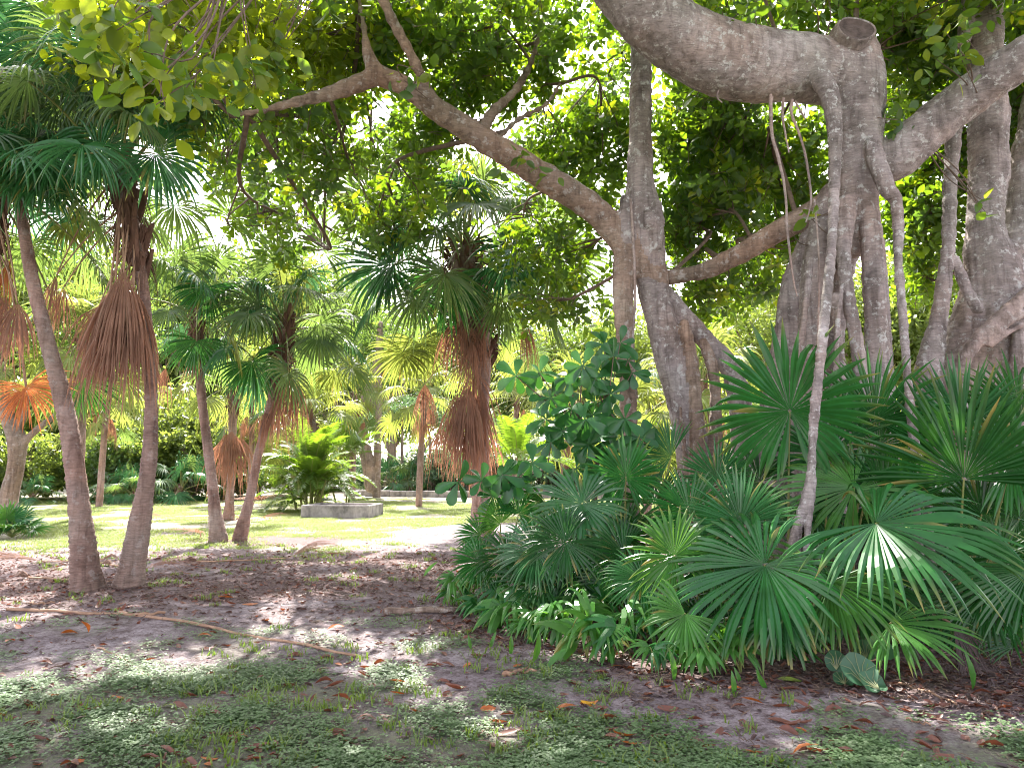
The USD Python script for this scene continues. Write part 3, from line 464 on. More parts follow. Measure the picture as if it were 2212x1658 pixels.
# ------------------------------------------------------------------ fan fronds
def fan(hub, axis, normal, R, nseg=46, spread=330, fuse=0.5, droop=0.5, cup=0.12, seed=0, wide=1.0, blunt=0.0, rows=(0.02, 0.28, 0.52, 0.64, 0.76, 0.88, 1.0), fuse_droop=0.3, short=0.22, ragged=0.05, torn=0.07, tangle=0.03):
    """A palmate blade: pleated segments joined to about half their length, free and drooping beyond. Returns V, F, tip."""
    rng = np.random.default_rng(seed)
    a = unit(axis); n = np.asarray(normal, float); n = unit(n - (n @ a) * a); b = np.cross(n, a)
    th = np.radians(np.linspace(-spread / 2, spread / 2, nseg + 1)); th = (th[:-1] + th[1:]) / 2; al = np.radians(spread) / nseg / 2
    Ri = R * (1 - short * (np.abs(th) / np.pi)**1.6) * (1 + ragged * rng.standard_normal(nseg)); cut = rng.random(nseg) < torn; Ri = np.where(cut, Ri * rng.uniform(.55, .88, nseg), Ri); drift = tangle * rng.standard_normal((nseg, 3))
    d0 = unit(np.cos(th)[:, None] * a + np.sin(th)[:, None] * b + cup * n + 0.02 * rng.standard_normal((nseg, 3)))
    side = unit(np.cross(n[None], d0)); up = unit(np.cross(d0, side))
    t = np.asarray(rows); V = np.zeros((nseg, len(t), 3, 3)); pos = np.repeat(np.asarray(hub, float)[None], nseg, 0); prev = 0.0
    dr = droop * (1 + 0.25 * rng.standard_normal(nseg)) + 1.1 * (rng.random(nseg) < .07); down = np.array([0, 0, -1.0])
    for r, tr in enumerate(t):
        gsag = fuse_droop * droop * tr + np.maximum(0, tr - fuse * 0.9)**1.25 * 2.6 * dr
        d = unit(d0 + gsag[:, None] * down + drift * tr)
        pos = pos + d * (Ri * (tr - prev))[:, None]; prev = tr
        if tr <= fuse: w = tr * Ri * np.tan(al)
        else:
            f = (tr - fuse) / (1 - fuse); w = fuse * R * np.tan(al) * wide * ((1 - f**1.5) * (1 - blunt) + blunt) + 0.0006
        w = np.broadcast_to(w, (nseg,))
        V[:, r, 1] = pos + up * (w * 0.75)[:, None]
        V[:, r, 0] = pos - side * w[:, None]; V[:, r, 2] = pos + side * w[:, None]
    m = len(t); base = (np.arange(nseg) * m * 3)[:, None, None]
    rr, cc = np.meshgrid(np.arange(m - 1), np.arange(2), indexing='ij')
    q = np.stack([rr * 3 + cc, rr * 3 + cc + 1, (rr + 1) * 3 + cc + 1, (rr + 1) * 3 + cc], -1).reshape(1, -1, 4) + base
    tip = np.broadcast_to(np.clip((t - 0.7) / 0.3, 0, 1)[None, :, None]**2, (nseg, m, 3)) * (rng.uniform(0.1, 1, nseg)**3)[:, None, None]
    tip = np.where(cut[:, None, None], np.clip((t - .45) / .5, 0, 1)[None, :, None], tip)
    return V.reshape(-1, 3), q.reshape(-1, 4), tip.ravel()
def petiole(p0, p1, sag=0.1, r=0.012, seed=0, sideways=None):
    p0, p1 = np.asarray(p0, float), np.asarray(p1, float); t = np.linspace(0, 1, 9)[:, None]
    mid = (p0 + p1) / 2 + np.array([0, 0, sag]) + (0 if sideways is None else sideways)
    P = (1 - t)**2 * p0 + 2 * t * (1 - t) * mid + t**2 * p1
    return tube(P, np.linspace(r * 1.5, r * 0.75, 9), 5), P
def frond(t, hub, axis, normal, R, base, mat='palm_green', sag=0.15, pr=0.012, name='frond', pmat=None, **kw):
    V, F, tip = fan(hub, axis, normal, R, **kw)
    if name == 'frond' and 3 < hub[2] and hub[1] < 12 and in_gap(V).mean() > 0.06: return None   # the sun comes through here
    f = part(name, V, F, M[mat], t, prim={'tip': tip})
    if base is not None:
        (v, q), _ = petiole(base, hub, sag, pr)
        part('petiole', v, q, M[pmat or ('petiole' if 'dead' not in mat and 'orange' not in mat else 'petiole_dry')], f, smooth=True)
    return f
def facing(px, py, Y, R, ang, tilt, side=0.0):
    """Hub, axis and normal of a blade seen at the pixel: ang = where its middle points in the picture, tilt = how far it is turned up to the sky."""
    hub = at(px, py, Y); tc = unit(CAM - hub); up = np.array([0, 0, 1.0]); up = unit(up - (up @ tc) * tc); rt = np.cross(up, tc)
    n = unit(math.cos(math.radians(tilt)) * tc + math.sin(math.radians(tilt)) * up + side * rt)
    s = math.cos(math.radians(ang)) * rt + math.sin(math.radians(ang)) * up
    a = s - (s @ n) * n
    return hub, unit(a), n, R * sc(px, py, Y)

# gaps in the crowns where the sun comes through to the ground
GAP = []
for px, py, r in ((160, 1452, .34), (60, 1458, .3), (260, 1446, .32), (370, 1440, .3), (470, 1432, .26), (690, 1292, .42), (640, 1300, .3), (740, 1300, .3), (640, 1345, .22), (620, 1372, .26), (700, 1375, .26), (300, 1578, .2), (220, 1590, .2), (380, 1575, .14), (800, 1402, .26), (880, 1470, .24), (790, 1470, .2), (560, 1335, .2), (830, 1262, .28),
                  (1400, 1395, .2), (2080, 1560, .22), (1990, 1525, .16), (960, 1225, .25), (1060, 1590, .14), (30, 1240, .4), (120, 1200, .4), (1850, 1640, .14), (930, 1395, .16)):
    GAP.append((ground_at(px, py), r * (1.05 if py > 1425 and px < 500 and py < 1465 else .8)))
for px, py, Y, r in ((1590, 1090, 6.0, .2), (1960, 1090, 5.4, .22), (1840, 1250, 5.25, .16), (1440, 1180, 6, .2), (1240, 1060, 6.9, .2), (1120, 1240, 7.3, .18), (1480, 1340, 5.4, .18), (2080, 1000, 6.1, .18), (1250, 1350, 5.9, .2), (1160, 830, 8.1, .18)):
    GAP.append((at(px, py, Y), r))
def in_gap(p, extra=0.0):
    p = np.atleast_2d(p); out = np.zeros(len(p), bool)
    for g_, r in GAP:
        d = p - g_; d = d - (d @ sv)[:, None] * sv; out |= np.linalg.norm(d, axis=1) < r + extra
    return out

# ------------------------------------------------------------------ palms
def palm_trunk(t, rows, Y, seed, ring=0.065, mat='palm_bark', label=None):
    P, R = chain(rows, Y, 40); P = P[np.argsort(P[:, 2])] if P[0, 2] > P[-1, 2] else P
    length = np.linalg.norm(np.diff(P, axis=0), axis=1).sum(); n = int(length / (ring / 2))
    q = spline(P, n, R if rows[0][1] > rows[-1][1] else R[::-1]); P, R = q[:, :3], q[:, 3]
    P[0, 2] = -0.08
    rng = np.random.default_rng(seed); sides = 22
    tooth = np.where(np.arange(n) % 2 == 0, 1.0, 0.945) * (1 + 0.02 * rng.standard_normal(n))
    V, F = tube(P, R * tooth, sides)
    k = n * sides; c = np.repeat(P, sides, 0); d = V[:k] - c
    d *= (1 + 0.16 * (meshkit.fbm(V[:k] * [3, 3, 2], 3, seed) - 0.5) + 0.10 * (meshkit.noise(V[:k] * [18, 18, 30], seed + 3) - 0.5))[:, None]
    V[:k] = c + d
    part('trunk', V, F, M[mat], t, smooth=True, label=label)
    return P, R
def boots(t, P, R, z0, z1, seed, n=26, flare=1.7, length=0.34):
    """Old leaf bases and fibre left on the trunk between two heights."""
    rng = np.random.default_rng(seed)
    for k in range(n):
        z = z0 + (z1 - z0) * (k + rng.uniform(0, 0.6)) / n; i = int(np.argmin(np.abs(P[:, 2] - z))); az = k * 2.4 + rng.uniform(-.3, .3)
        o = np.array([math.cos(az), math.sin(az), 0]); r = R[i]
        l = length * rng.uniform(0.6, 1.2); bend = rng.uniform(0.05, 0.5)
        pts = np.array([P[i] + o * r * 0.7 - [0, 0, .08], P[i] + o * r * 1.1 + [0, 0, l * 0.4], P[i] + o * r * (1.2 + bend * flare * 0.5) + [0, 0, l * 0.75], P[i] + o * r * (1.2 + bend * flare) + [0, 0, l * rng.uniform(0.55, 1.0)]])
        if rng.random() < 0.35: pts[2:] -= [0, 0, l * 0.6]
        V, F = tube(spline(pts, 7), np.array([.05, .055, .05, .042, .032, .024, .016]) * rng.uniform(0.7, 1.25), 5, squash=0.5)
        part('leaf_base', V, F, M['boots'], t)
    # loose fibres
    out = []
    for k in range(n * 3):
        z = rng.uniform(z0, z1); i = int(np.argmin(np.abs(P[:, 2] - z))); az = rng.uniform(0, 6.3); o = np.array([math.cos(az), math.sin(az), 0])
        p = P[i] + o * R[i] * rng.uniform(1.0, 1.5); d = o * rng.uniform(0.02, .14) + [rng.normal(0, .04), rng.normal(0, .04), -rng.uniform(0.1, 0.5)]
        out.append(tube(np.array([p, p + d * 0.5 + o * 0.03, p + d]), [.008, .006, .003], 3, cap=False))
    part('fibre', *cat_mesh(out), M['boots'], t, kind='stuff')
def ax_guess(d): return unit(d + [0, 0, -.6])
def crown(t, top, seed, n=24, pl=1.1, R=0.95, el=(82, -28), droop=0.85, mats=(('palm_green', 1.0),), az0=0.0, nseg=40, skip=None):
    rng = np.random.default_rng(seed)
    for k in range(n):
        f = max(0, (k + rng.uniform(-.3, .3)) / n); az = az0 + k * 2.39996 + rng.uniform(-.25, .25); e = math.radians(el[0] + (el[1] - el[0]) * f**1.1)
        h = np.array([math.cos(az), math.sin(az), 0]); d = h * math.cos(e) + np.array([0, 0, math.sin(e)])
        l = pl * rng.uniform(0.85, 1.15) * (0.8 + 0.4 * min(1, f * 2)); p0 = np.asarray(top) + h * 0.07 - [0, 0, 0.3 * f]
        sagz = -0.12 * l * math.cos(e); hub = p0 + d * l + [0, 0, 2 * sagz]
        if in_gap(hub + ax_guess(d) * R * .6, .3 if top[1] < 10 else 0)[0]: continue
        dd = unit(d + [0, 0, -0.35 * math.cos(e)]); ax = unit(dd + np.array([0, 0, -0.55 * math.cos(e) - .1 * f])); nn = np.cross(ax, np.cross([0, 0, 1.0], ax) + 1e-6); nn = nn * np.sign(nn[2] + 1e-9)
        nn = unit(nn + 0.25 * rng.standard_normal(3))
        mat = rng.choice([m for m, _ in mats], p=np.array([w for _, w in mats]) / sum(w for _, w in mats))
        frond(t, hub, ax, nn, R * rng.uniform(0.85, 1.1), p0, mat, sag=-sagz * 1.5, pr=0.013, nseg=nseg, spread=300, fuse=0.42, droop=droop * 1.3 * rng.uniform(0.75, 1.4), cup=0.1, seed=seed * 100 + k, short=0.35, wide=0.75, ragged=.1)
def skirt(t, trunk, hubs, seed, mat='frond_dead', R=1.0, base=None, spread=120, nseg=34, droop=1.6):
    """Dead fronds hanging from their withered stalks. hubs: (px, py, Y, R px)."""
    rng = np.random.default_rng(seed)
    for k, hh in enumerate(hubs):
        hub = at(*hh[:3]); base = trunk[int(np.argmin(np.abs(trunk[:, 2] - hub[2] - .9)))]; r = hh[3] * sc(*hh[:3]); az = rng.uniform(0, 6.3); o = np.array([math.cos(az), math.sin(az), 0])
        n = unit(np.array([rng.normal(0, .5), -1.0, 0.25]))
        ax = unit(np.array([hh[4] if len(hh) > 4 else rng.normal(0, .12), rng.normal(0, .12), -1.0]))
        frond(t, hub, ax, n, r, base, hh[5] if len(hh) > 5 else mat, sag=0.25, pr=0.011, name='dead_frond', nseg=nseg, spread=(hh[6] if len(hh) > 6 else spread * rng.uniform(0.8, 1.3)) * .8, fuse=0.5 if len(hh) > 5 else 0.4, droop=droop * 1.6 * rng.uniform(.6, 1.1), fuse_droop=0.9, cup=0.3, seed=seed * 50 + k, wide=0.95 if len(hh) > 5 else 0.75, ragged=0.2, short=0.1, torn=.2, tangle=.1 if len(hh) > 5 else .26)

pa = thing('fan_palm', 'leaning ringed fan palm, left of the front pair', 'palm', ground_at(185, 1278))
PA, RA = palm_trunk(pa, [(190, 1282, 38), (185, 1240, 32), (177, 1150, 25), (163, 1020, 20), (148, 920, 19), (130, 840, 18), (103, 740, 16), (78, 640, 14), (60, 550, 12.5), (47, 460, 11), (40, 380, 10)], 8.85, 2)
topA = PA[-1]; boots(pa, PA, RA * 1.1, topA[2] - 0.35, topA[2], 3, 14)
crown(pa, topA, 11, 17, 0.85, 0.85, (80, -35), 0.9, (('palm_green', 1.0), ('fan_blue', .5)))
for d in ((215, 330, 8.3, 120, -15, 35), (120, 330, 8.4, 130, -60, 30), (20, 350, 8.3, 140, -95, 25), (85, 320, 8.3, 150, -75, 10)):
    hub, a, n, r = facing(*d); frond(pa, hub, a, n, r, topA, 'fan_blue', droop=0.7, seed=int(d[0]), spread=260, nseg=38)

pb = thing('fan_palm', 'tall fan palm with big orange-brown dead skirt, right of the front pair', 'palm', ground_at(278, 1272))
PB, RB = palm_trunk(pb, [(276, 1271, 35), (286, 1220, 28), (302, 1130, 23), (315, 1050, 17.5), (325, 960, 15.5), (326, 850, 13.5), (320, 740, 12), (312, 640, 11.5), (298, 560, 14), (285, 490, 17), (270, 420, 20), (258, 360, 15)], 9.05, 5)
topB = PB[-1]; boots(pb, PB, RB * 1.25, topB[2] - 1.5, topB[2], 7, 40, 1.8, 0.4)
crown(pb, topB, 23, 24, 1.35, 1.0, (84, 5), 1.0, (('palm_green', 1.0), ('fan_blue', .5)), nseg=44)
for d, m in (((335, 332, 8.6, 145, -15, 30), 'fan_blue'), ((470, 250, 8.8, 130, -80, 15), 'palm_green'), ((380, 215, 8.8, 120, -100, 10), 'palm_green'), ((130, 215, 8.7, 150, -90, 15), 'palm_green'), ((160, 95, 8.6, 150, -100, 20), 'palm_green'),
             ((215, 170, 8.6, 140, -95, 10), 'palm_green'), ((280, 190, 8.9, 140, -80, 10), 'palm_green'), ((150, 480, 9.6, 70, -20, 10), 'palm_yellow'), ((60, 110, 8.6, 150, -90, 10), 'fan_blue')):
    hub, a, n, r = facing(*d); frond(pb, hub, a, n, r, topB, m, droop=0.95, seed=int(d[0]) + 9, spread=290, nseg=42)
skirt(pb, PB, [(268, 585, 8.65, 190, 0.05, 'frond_dead', 120), (262, 600, 8.75, 240, -.02, 'frond_dead', 110), (240, 620, 8.8, 230, -.08, 'frond_dead', 120), (290, 625, 8.8, 230, 0.06, 'frond_dead', 110), (248, 640, 8.8, 180, -.1), (285, 660, 8.75, 170, .1), (230, 690, 8.9, 150, -.1), (300, 700, 8.85, 150, 0.05), (262, 700, 8.7, 165, 0), (215, 660, 9.0, 120, -.1), (275, 640, 9.1, 170, .0), (240, 720, 8.75, 130, 0), (310, 640, 9.2, 150, .05), (205, 720, 9.1, 110, -.05)], 31)
for k, (x, y) in enumerate(((268, 590), (248, 640), (230, 690))):
    (v, f), _ = petiole(at(262, 430, 8.9), at(x, y, 8.75), 0.1, 0.014); part('dry_stalk', v, f, M['petiole_dry'], pb, smooth=True)
skirt(pb, PB, [(122, 595, 9.3, 130, 0), (138, 620, 9.4, 110, .1)], 33, mat='frond_dead')
(v, f), _ = petiole(topB + [-.05, 0, -.2], at(122, 595, 9.3), 0.35, 0.012); part('dry_stalk', v, f, M['petiole_dry'], pb, smooth=True)

pg = thing('fan_palm', 'fan palm cut by the left edge with bright orange dead fronds', 'palm', at(-70, 1275, 9.4) * [1, 1, 0])
PG, RG = palm_trunk(pg, [(-75, 1262, 32), (-62, 1100, 20), (-45, 900, 17), (-28, 700, 15), (-14, 520, 15), (-4, 420, 18)], 9.4, 8)
topG = PG[-1]; boots(pg, PG, RG, topG[2] - 0.9, topG[2], 9, 20)
crown(pg, topG + [0, 0, .3], 37, 20, 1.2, 0.95, (84, -5), 1.0, (('palm_green', 1.0), ('fan_blue', .6)))
for d, m in (((20, 20, 9.2, 160, -90, 10), 'palm_green'), ((70, 10, 9.3, 150, -80, 20), 'fan_blue'), ((95, 250, 9.2, 130, -90, 10), 'fan_blue'), ((10, 200, 9.3, 150, -90, 5), 'palm_green')):
    hub, a, n, r = facing(*d); frond(pg, hub, a, n, r, topG, m, droop=1.0, seed=int(d[0]) + 77, spread=290, nseg=42)
skirt(pg, PG, [(38, 655, 9.0, 140, 0.02, 'frond_dead', 170), (10, 640, 9.1, 150, -.1), (20, 560, 9.3, 120, 0.05, 'frond_orange'), (-20, 600, 9.2, 170, 0)], 41)
for d in ((55, 835, 8.9, 105, -40, 10, 'frond_orange', 190), (58, 835, 8.95, 80, 215, 10, 'frond_orange', 120)):
    hub, a, n, r = facing(*d[:6]); frond(pg, hub, a, n, r, topG + [0, 0, -.3], d[6], droop=0.55, seed=int(d[4]) + 400, spread=d[7], nseg=34, sag=0.3, name='dead_frond', pr=.012, torn=.15, tangle=.12, wide=.7, ragged=.12)
(v, f), _ = petiole(topG, at(38, 655, 9.0), 0.2, 0.012); part('dry_stalk', v, f, M['petiole_dry'], pg, smooth=True)
for d in ((178, 818, 9.6, 100, -48, 10),):
    hub, a, n, r = facing(*d); frond(pg, hub, a, n, r, topG, 'fan_deep', droop=0.35, seed=66, spread=150, nseg=30, sag=.35)

pc = thing('fan_palm', 'slim fan palm leaning left, left of the slim pair behind the fallen frond', 'palm', ground_at(470, 1165))
PC, RC = palm_trunk(pc, [(472, 1166, 21), (465, 1110, 14), (458, 1040, 11), (448, 960, 10), (438, 880, 9.5), (431, 800, 9), (426, 720, 9), (424, 660, 8)], 14.4, 12)
topC = PC[-1]; boots(pc, PC, RC * 1.2, topC[2] - 1.3, topC[2], 13, 30)
crown(pc, topC, 43, 22, 1.1, 0.95, (84, -35), 1.0, (('palm_green', 1.0), ('fan_blue', .5), ('palm_yellow', .1)), nseg=36)
for d, m in (((375, 555, 13.6, 120, -50, 15), 'palm_green'), ((445, 620, 13.7, 90, -90, 5), 'fan_green'), ((425, 735, 13.7, 90, -95, 5), 'fan_green'), ((340, 480, 13.8, 90, 200, 20), 'palm_green'), ((500, 470, 14.2, 95, 60, 0), 'palm_green')):
    hub, a, n, r = facing(*d); frond(pc, hub, a, n, r, topC, m, droop=0.8, seed=int(d[0]) + 5, spread=230, nseg=36)
skirt(pc, PC, [(358, 795, 14.0, 90, -.05), (425, 760, 14.2, 80, 0)], 47)

pd = thing('fan_palm', 'fan palm leaning right with shaggy brown head, right of the slim pair', 'palm', ground_at(520, 1160))
PD, RD = palm_trunk(pd, [(518, 1162, 17), (531, 1110, 11.5), (545, 1050, 9.5), (558, 980, 9), (575, 915, 9.5), (592, 850, 12), (606, 790, 13), (615, 730, 12), (618, 690, 9)], 14.7, 14)
topD = PD[-1]; boots(pd, PD, RD * 1.35, topD[2] - 1.5, topD[2], 15, 40, 1.6, .4)
crown(pd, topD, 53, 24, 1.1, 1.0, (84, -35), 1.0, (('palm_green', 1.0), ('fan_blue', .35), ('palm_yellow', .25)), nseg=36)
for d, m in (((545, 780, 13.8, 100, -60, 20), 'fan_green'), ((700, 545, 14.4, 95, 60, 0), 'palm_green'), ((600, 570, 14.2, 90, 110, 5), 'palm_green'), ((560, 660, 14.0, 110, 190, 30), 'palm_green'), ((690, 700, 14.0, 100, -40, 20), 'palm_green'), ((725, 800, 15.4, 75, -60, 10), 'palm_yellow')):
    hub, a, n, r = facing(*d); frond(pd, hub, a, n, r, topD, m, droop=0.8, seed=int(d[0]) + 15, spread=240, nseg=36)
skirt(pd, PD, [(630, 815, 14.4, 130, 0.0), (610, 840, 14.5, 130, 0.0), (645, 830, 14.5, 130, .05), (600, 870, 14.6, 100, -.2), (575, 890, 14.6, 80, -.35)], 57)

pe = thing('fan_palm', 'short fan palm with a round skirt of pale dead fronds, behind the slim pair', 'palm', ground_at(495, 1115))
PE, RE = palm_trunk(pe, [(494, 1116, 13), (496, 1080, 9), (499, 1020, 8), (502, 940, 8.5), (503, 880, 9), (503, 840, 8)], 20.5, 16)
topE = PE[-1]; boots(pe, PE, RE * 1.1, topE[2] - .8, topE[2], 17, 16)
crown(pe, topE + [0, 0, .2], 61, 16, 1.2, 0.95, (84, -10), 1.0, (('palm_green', 1.0), ('palm_yellow', .6)), nseg=30)
skirt(pe, PE, [(490, 935, 20.0, 115, -.05), (510, 940, 20.1, 110, 0.08), (500, 930, 20.0, 120, 0), (480, 950, 20.2, 110, -.1), (522, 945, 20.3, 100, .1)], 63)

pf = thing('fan_palm', 'fan palm with thick shaggy trunk and broad dark crown mid-view', 'palm', ground_at(1046, 1158))
PF, RF = palm_trunk(pf, [(1050, 1160, 18), (1048, 1110, 13), (1046, 1040, 11), (1046, 950, 10), (1046, 860, 11), (1041, 800, 20), (1027, 720, 33), (1014, 640, 38), (1006, 570, 35), (1003, 530, 20)], 14.6, 18)
topF = PF[-1]; boots(pf, PF, RF * 1.25, topF[2] - 2.6, topF[2], 19, 80, 1.5, .42)
crown(pf, topF + [0, 0, .15], 71, 42, 1.6, 1.25, (86, -38), 0.75, (('palm_green', 1.0), ('fan_blue', .5), ('palm_yellow', .12)), nseg=40)
for d, m in (((800, 430, 14, 125, 150, 0), 'palm_green'), ((885, 470, 14, 105, 140, 5), 'fan_green'), ((965, 605, 13.6, 130, -100, 15), 'fan_green'), ((840, 575, 13.8, 140, 200, 35), 'fan_blue'), ((1095, 560, 13.6, 130, -30, 40), 'fan_blue'), ((1205, 560, 14, 130, -10, 20), 'palm_green'),
             ((1085, 640, 13.8, 110, -60, 10), 'palm_green'), ((1180, 470, 14.4, 125, 40, 0), 'palm_green'), ((930, 420, 14.6, 125, 100, 0), 'palm_yellow'), ((870, 760, 15.6, 90, -100, 5), 'palm_yellow'), ((905, 740, 15.8, 90, -80, 5), 'palm_yellow')):
    hub, a, n, r = facing(*d); frond(pf, hub, a, n, r, topF, m, droop=0.65, seed=int(d[0]) + 25, spread=270, nseg=40)
skirt(pf, PF, [(1000, 690, 14.1, 120, -.05), (1040, 700, 14.15, 120, .08), (1020, 740, 14.05, 130, 0), (1025, 800, 14.25, 150, 0.02), (1040, 840, 14.2, 150, .05), (1020, 920, 14.2, 130, 0), (975, 700, 14.2, 110, -.05), (1010, 835, 14.1, 165, 0.02, 'frond_dead', 140), (985, 850, 14.2, 160, -.05), (1028, 850, 14.3, 170, 0.03), (1000, 880, 14.2, 160, 0), (1015, 900, 14.3, 140, 0), (1130, 690, 14.0, 110, 0.5, 'frond_dead', 80)], 73)
skirt(pf, PF, [(918, 830, 15.8, 90, 0), (952, 925, 15.6, 90, .1)], 75)
(v, f), _ = petiole(at(1000, 700, 14.2), at(1010, 835, 14.1), 0.1, 0.013); part('dry_stalk', v, f, M['petiole_dry'], pf, smooth=True)
ph = thing('fan_palm', 'pale slim fan palm just behind the shaggy palm in the middle', 'palm', ground_at(1026, 1128))
PH, RH = palm_trunk(ph, [(1026, 1128, 11), (1029, 1060, 9), (1033, 960, 8.5), (1038, 860, 8.5), (1040, 760, 8), (1042, 690, 8)], 18.2, 20)
crown(ph, PH[-1], 79, 16, 1.2, 1.0, (80, -40), 1.0, (('palm_yellow', 1.0), ('palm_green', .5)), nseg=30)
skirt(ph, PH, [(1020, 880, 17.8, 150, 0), (1040, 900, 17.9, 140, 0)], 81)

# ------------------------------------------------------------------ concrete planter and low wall
pl = thing('concrete_planter', 'low grey concrete planter box with streaked sides on the lawn', 'planter', ground_at(725, 1118))
c0 = ground_at(724, 1119); s_ = sc(724, 1119, c0[1]); Wd, Dp, Ht, th = 152 * s_, 1.35, 28 * s_, 0.13
for nm, cc, ss in (('front_wall', (0, 0, Ht / 2 - .03), (Wd, th, Ht + .06)), ('back_wall', (0, Dp, Ht / 2 - .03), (Wd, th, Ht + .06)), ('side_wall', (-Wd / 2 + th / 2, Dp / 2, Ht / 2 - .032), (th, Dp - th - .004, Ht + .06)), ('side_wall', (Wd / 2 - th / 2, Dp / 2, Ht / 2 - .032), (th, Dp - th - .004, Ht + .06))):
    V, F = box(cc, ss, 0, 0.018); rz = math.radians(-6); R2 = np.array([[math.cos(rz), -math.sin(rz), 0], [math.sin(rz), math.cos(rz), 0], [0, 0, 1]])
    part(nm, V @ R2.T + c0, F, M['concrete'], pl)
V, F = box((0, Dp / 2, Ht * 0.4), (Wd - 2 * th - .01, Dp - th - .01, Ht * 0.7)); part('soil', V @ R2.T + c0, F, M['boots'], pl)
lw = thing('low_wall', 'long low pale stone kerb wall bordering the far planted bed', 'wall', ground_at(900, 1073))
a0, a1 = ground_at(745, 1071), ground_at(1330, 1078)
nb = 16
for k in range(nb):
    p, q = a0 + (a1 - a0) * k / nb, a0 + (a1 - a0) * (k + 1) / nb; m_ = (p + q) / 2; d_ = q - p
    part('coping_stone', *box((m_[0], m_[1], 0.14 + .01 * (k % 3)), (np.linalg.norm(d_) - 0.012, 0.42, 0.34), math.atan2(d_[1], d_[0]), 0.03), M['concrete'], lw)
lw2 = thing('low_wall', 'second pale kerb wall further back behind the far planted bed', 'wall', ground_at(950, 1066))
a0, a1 = ground_at(800, 1062), ground_at(1400, 1064)
for k in range(10):
    p, q = a0 + (a1 - a0) * k / 10, a0 + (a1 - a0) * (k + 1) / 10; m_ = (p + q) / 2; d_ = q - p
    part('coping_stone', *box((m_[0], m_[1], 0.2 + .01 * (k % 2)), (np.linalg.norm(d_) - 0.015, 0.42, 0.46), math.atan2(d_[1], d_[0]), 0.03), M['concrete'], lw2)

# ------------------------------------------------------------------ leaves of the banyans
def leaf(l=0.16, w=0.085, curl=0.15, fold=0.18, tipy=1.0):
    """A simple leaf along +x, upper face +z: V, F (a midrib row and two edge rows)."""
    t = np.array([0, 0.16, 0.4, 0.66, 0.88, 1.0]); ww = np.array([0.05, 0.62, 1.0, 0.86, 0.42, 0.0]) * w / 2
    z = -curl * l * t**2
    mid = np.stack([t * l, 0 * t, z], 1); e = np.stack([t * l, ww, z + fold * ww], 1); f = e * [1, -1, 1]
    V = np.vstack([mid, e, f]); n = 6; F = []
    for k in range(n - 1): F += [[k, k + 1, n + k + 1, n + k], [k + 1, k, 2 * n + k, 2 * n + k + 1]]
    return V, np.array(F)
def twig(seed, nl=9, L_=0.34, l=0.16, w=0.085, droop=0.3, stem=True):
    rng = np.random.default_rng(seed); parts, P = [], []
    for k in range(nl):
        x = L_ * (0.25 + 0.75 * k / (nl - 1)); az = k * 2.4 + rng.uniform(-.4, .4); s = rng.uniform(0.75, 1.15)
        d = unit([rng.uniform(0.35, 1.0), math.cos(az), math.sin(az)]); v, f = leaf(l * s, w * s, rng.uniform(0.02, .3), rng.uniform(.05, .3))
        zz = unit(np.cross(d, [rng.normal(0, .5), -d[2], d[1] + 0.01])); R3 = Rotation.from_quat(frames_to_quat(d, zz + 0.4 * rng.standard_normal(3))).as_matrix()
        pet = 0.04 * d; parts.append((v @ R3.T + [x, 0, -droop * 0.2 * x] + pet, f))
    lv = cat_mesh(parts)
    t = np.linspace(0, 1, 5); st = tube(np.stack([t * L_, 0 * t, -droop * 0.2 * t * L_], 1), 0.006 - 0.004 * t, 4, cap=False)
    return lv, st
def orient(n, rng, prefer=(0, 0, -0.35)):
    X = rng.standard_normal((n, 3)) + prefer; return frames_to_quat(X, rng.standard_normal((n, 3)) * 0.5 + [0, 0, 1.0])
def in_clump(rng, n, px, py, Y, rx, ry, rY):
    u = unit(rng.standard_normal((n, 3))) * (rng.random(n)**(1 / 2.3))[:, None]
    c = at(px, py, Y); s = sc(px, py, Y)
    p = c + u * [rx * s, rY, ry * s]
    return p
